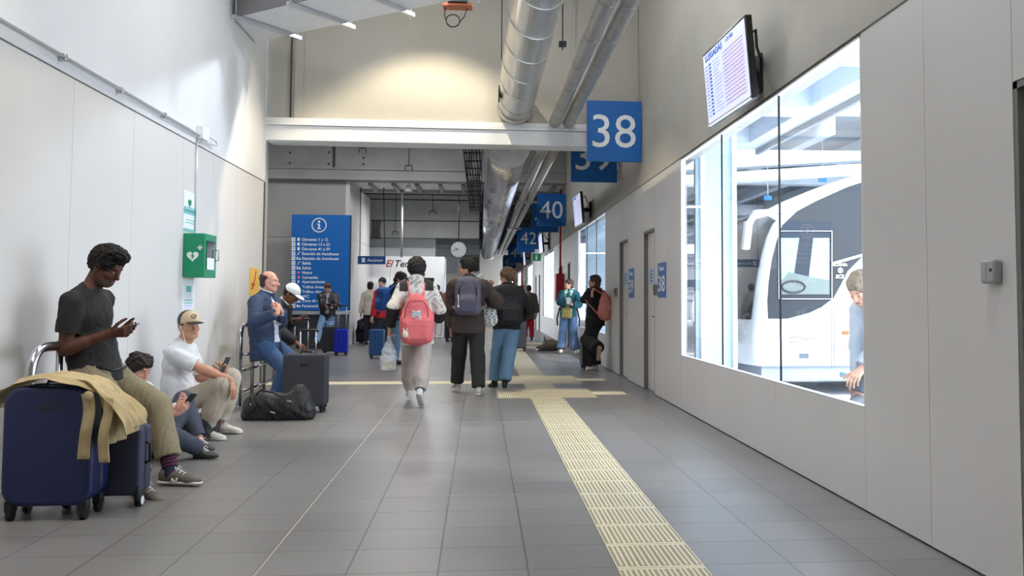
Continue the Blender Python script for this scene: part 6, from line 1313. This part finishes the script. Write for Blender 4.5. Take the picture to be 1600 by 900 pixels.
m = MB(); q_ = at(583, 517, 25.0); m.obox(q_, (.10, .02, .34), (0, .5, .3)); m2 = m.build('paper_bag', M_paper, None, bevel=.004); tag(m2, 'white paper bag held by the person sitting on the floor in black', 'bag')
# right side
simple('person walking away in a grey coat and dark red trousers far down the right side', 826, 26.9, 1.64, (.02, 1), 'skin_tan', (26, 22, 22), 'crop', mat('coat_grey', (78, 74, 74), .9, noise=.1), mat('trouser_red', (150, 22, 44), .9), topt=.05, hem=.25, vol=.018)
P = Person('person in a teal jacket and wide jeans by the right wall holding a phone', h=1.70, pelvis=A_(888, 491, 20.5), face=(-.25, -1), up=(.04, 0, 1), look=(-1, -.25), look_pitch=-.05, feet=[A_(899, 548, 20.3), A_(877, 548, 20.3)], toes=[(.1, -1, 0), (-.2, -1, 0)],
    hands=[A_(893, 476, 20.15), A_(886, 474, 20.15)], elbows=[(.9, .2, -.6), (-.9, .2, -.6)], fingers=[(-.6, -.5, .4), (.4, -.5, .6)], palms=[(0, .4, .8)]*2, curl=.7, skin='skin_fair', vox=.0125)
P.body(); P.hair((84, 64, 54), 'bob', vol=.008); P.top('jacket', mat('jacket_teal', (20, 84, 98), .8, noise=.1), t=.04, sleeve=1.9, hem=.10, wr=(.007, 12, 3)); P.pants(mat('denim_wide', (96, 124, 164), .85, noise=.14, nscale=10), t=.018, loose=.022, wide=.03, wr=(.008, 12, 3)); [P.shoe(i, M_wsh, M_sole) for i in (0, 1)]
b = Sculpt(.03); b.cap(P.N+P.f2*.07-P.r2*.06, P.S+P.f2*.14-P.u*.02, .05, .04); b.cap(P.N+P.f2*.07+P.r2*.06, P.S+P.f2*.14+P.r2*.04, .05, .04); b.cap(P.N-P.r2*.07-P.f2*.03+P.u*.04, P.N+P.r2*.07-P.f2*.03+P.u*.04, .05, .05)
emit('scarf', b.mesh(.012), [mat('scarf_aqua', (176, 220, 220), .9), mat('scarf_olive', (150, 148, 96), .9)], P.root, wr=(.006, 20, 2), matfn=lambda C: (np.sin(C[:, 2]*60+C[:, 0]*40) > .2).astype(int))
q_ = P.P+P.f*.22+V3(0, 0, .03); t = thing('crossbody_bag', Vector(q_), 'small green-yellow patterned bag on the front of the woman in teal', 'bag'); B = Sculpt(.03); B.box(q_, (.08, .02, .09), np.array([P.r, P.f, P.u]), rd=.035)
emit('bag_body', B.mesh(.011), [mat('bag_olive', (140, 136, 84), .9), mat('bag_mustard', (196, 176, 100), .9)], t, wr=(.004, 20, 1), matfn=lambda C: (np.sin(C[:, 2]*70+3*np.sin(C[:, 0]*50)) > .1).astype(int))
m = MB(); m.tube([Vector(q_+P.r*.08+V3(0, 0, .1)), Vector(P.C+P.r*.1+P.f*.17), Vector(P.sho[0]*.5+P.N*.5+V3(0, 0, .06)+P.f*.06)], .012, 6); m.build('strap', M_black, t)
m = MB()
P.phone(1, 'pale phone in the hands of the woman in teal', col=(200, 214, 220), c=A_(888, 470, 20.05), up=(0, -.4, 1), nrmv=(0, .9, .4))
for sg, py in ((-1, 508), (1, 520)): m = MB(); q0 = P.P+P.r*(-sg)*.2+V3(0, 0, .15); m.tube([Vector(q0), Vector(q0+P.r*(-sg)*.06-V3(0, 0, .25)), Vector(q0+P.r*(-sg)*.05-V3(0, 0, .42))], .018, 6); m.build('hanging_strap', M_black, P.root)
# 17
P = Person('person in black with long brown hair leaning at the right wall with one foot raised', h=1.68, pelvis=A_(930, 500, 15.75), face=(-.55, .75), up=(.03, 0, 1), up2=(-.03, 0, 1), look=(-1, .25), look_pitch=-.12, feet=[A_(929, 571, 15.75), A_(935, 545, 15.4)], toes=[(-.8, -.3, 0), (-.1, .4, -1)], knees=[(-.6, .8, 0), (-.5, .9, .2)],
    hands=[A_(924, 452, 16.0), A_(925, 462, 15.55)], elbows=[(-.5, .6, -.8), (-.4, -.4, -1)], fingers=[(-.2, -.2, 1), (.1, .2, 1)], palms=[(.6, -.4, 0), (.6, .3, 0)], curl=.5, skin='skin_fair', vox=.0105)
P.body(); P.hair((84, 60, 50), 'long', vol=.012, seed=4); P.top('jumper', mat('jumper_black', (30, 28, 30), .9), t=.034, sleeve=1.92, hem=.10, wr=(.007, 12, 5)); P.pants(mat('trouser_jet', (32, 31, 34), .9, noise=.1), t=.03, loose=.035, wide=.02, wr=(.008, 12, 5)); P.shoe(0, M_wsh, M_sole); P.shoe(1, mat('shoe_tan', (150, 130, 104), .8), mat('sole_tan', (178, 160, 128), .8), size=1.08)
t = thing('backpack', Vector(A_(939, 488, 15.3)), 'dusty pink drawstring backpack worn at the right wall', 'backpack'); c = P.C-P.f2*.20-V3(0, 0, .12)+P.r2*.05; R = np.array([P.r2, P.f2, P.u2]); B = Sculpt(.05); B.ell(c-V3(0, 0, .08), (.165, .10, .16), R); B.ell(c+V3(0, 0, .06), (.12, .085, .16), R); B.cap(c+V3(0, 0, .1), c+V3(0, 0, .24), .08, .03)
emit('pack_body', B.mesh(.011), mat('pack_rose', (216, 138, 132), .8, noise=.1, nscale=6), t, wr=(.008, 14, 4))
m = MB(); m.cyl(Vector(c-P.f2*.105-V3(0, 0, .02)), Vector(c-P.f2*.11-V3(0, 0, .02)), .03, n=16); m.build('round_badge', mat('badge_rose', (240, 190, 184), .6), t)
for sg in (-1, 1): m = MB(); s0 = P.sho[0 if sg < 0 else 1]*.6+P.N*.4; m.tube([Vector(c+V3(0, 0, .2)), Vector(s0-P.f2*.05+V3(0, 0, .085)), Vector(s0+P.f2*.09+V3(0, 0, .03)), Vector(P.C+P.r2*sg*.18+P.f2*.05), Vector(c+P.r2*sg*.14-V3(0, 0, .15))], .014, 6); m.build('shoulder_strap', mat('pack_rose', (216, 138, 132), .8), t)
# brown bags on the floor
q_ = flo(855, 546); t = thing('travel_bag', (q_.x, 21.4, 0), 'brown soft bag slumped on the floor behind the woman in teal', 'bag'); B = Sculpt(.06); B.ell((q_.x+.06, 21.6, .13), (.22, .16, .15)); B.cap((q_.x-.28, 21.5, .05), (q_.x+.05, 21.6, .12), .05, .11); B.cap((q_.x-.08, 21.6, .1), (q_.x-.11, 21.6, .33), .06, .02)
B.box((q_.x, 21.6, -.2), (1, 1, .197), rd=.002, k=.01, op='-'); emit('bag_body', B.mesh(.014), mat('bag_brown', (92, 84, 74), .9, noise=.15), t, wr=(.012, 12, 3)); m = MB(); m.ball((q_.x-.30, 21.47, .035), (.05, .035, .03), 10); m.build('white_tag', M_signw, t)
# outside
P = simple('person in a white jacket standing outside beyond the left part of the big window', 1101, 16.6, 1.66, (.3, -1), 'skin_rosy', (120, 110, 104), 'crop', mat('jacket_snow', (240, 240, 244), .7), M_dk2, hood=True)
for o_ in [P.root]: o_.location.z = -.02
P = Person('person with brown hair sitting outside the right edge of the big window, bent forward', h=1.68, pelvis=(3.02, 6.2, .80), face=(-.8, -.4), up=(-.35, -.12, 1), up2=(-.72, -.3, 1), look=(-.6, -.35), look_pitch=.62, feet=[A_(1330, 616, 5.95)+V3(.06, 0, 0), (2.75, 6.3, .1)], toes=[(-.7, -.7, 0)]*2, knees=[(-.3, -.3, 1)]*2,
    hands=[A_(1345, 578, 5.9), A_(1342, 590, 6.05)], elbows=[(.3, -.3, -.6), (.1, .5, -.6)], fingers=[(-.5, -.3, -.4), (-.4, -.3, -.5)], palms=[(0, .3, -.8)]*2, curl=.6, skin='skin_fair', vox=.0075, neck_fwd=.05)
P.body(); P.hair((148, 128, 108), 'long', vol=.014); P.top('jacket', mat('jacket_slate', (176, 182, 192), .8, noise=.1), t=.028, sleeve=1.9, hem=.1); P.pants(mat('trouser_slate', (92, 100, 116), .9), t=.018, loose=.012); [P.shoe(i, mat('shoe_ash', (110, 112, 120), .8), M_soled) for i in (0, 1)]
t = thing('bench', (3.2, 6.35, -.02), 'low grey bench outside under the bent-forward person', 'bench'); m = MB(); m.box((2.92, 5.9, .62), (3.3, 7.1, .67)); m.build('seat', M_pale, t, bevel=.01)
for y_ in (6.0, 6.95): m = MB(); m.box((3.0, y_-.03, -.12), (3.25, y_+.03, .62)); m.build('leg', M_pale, t)
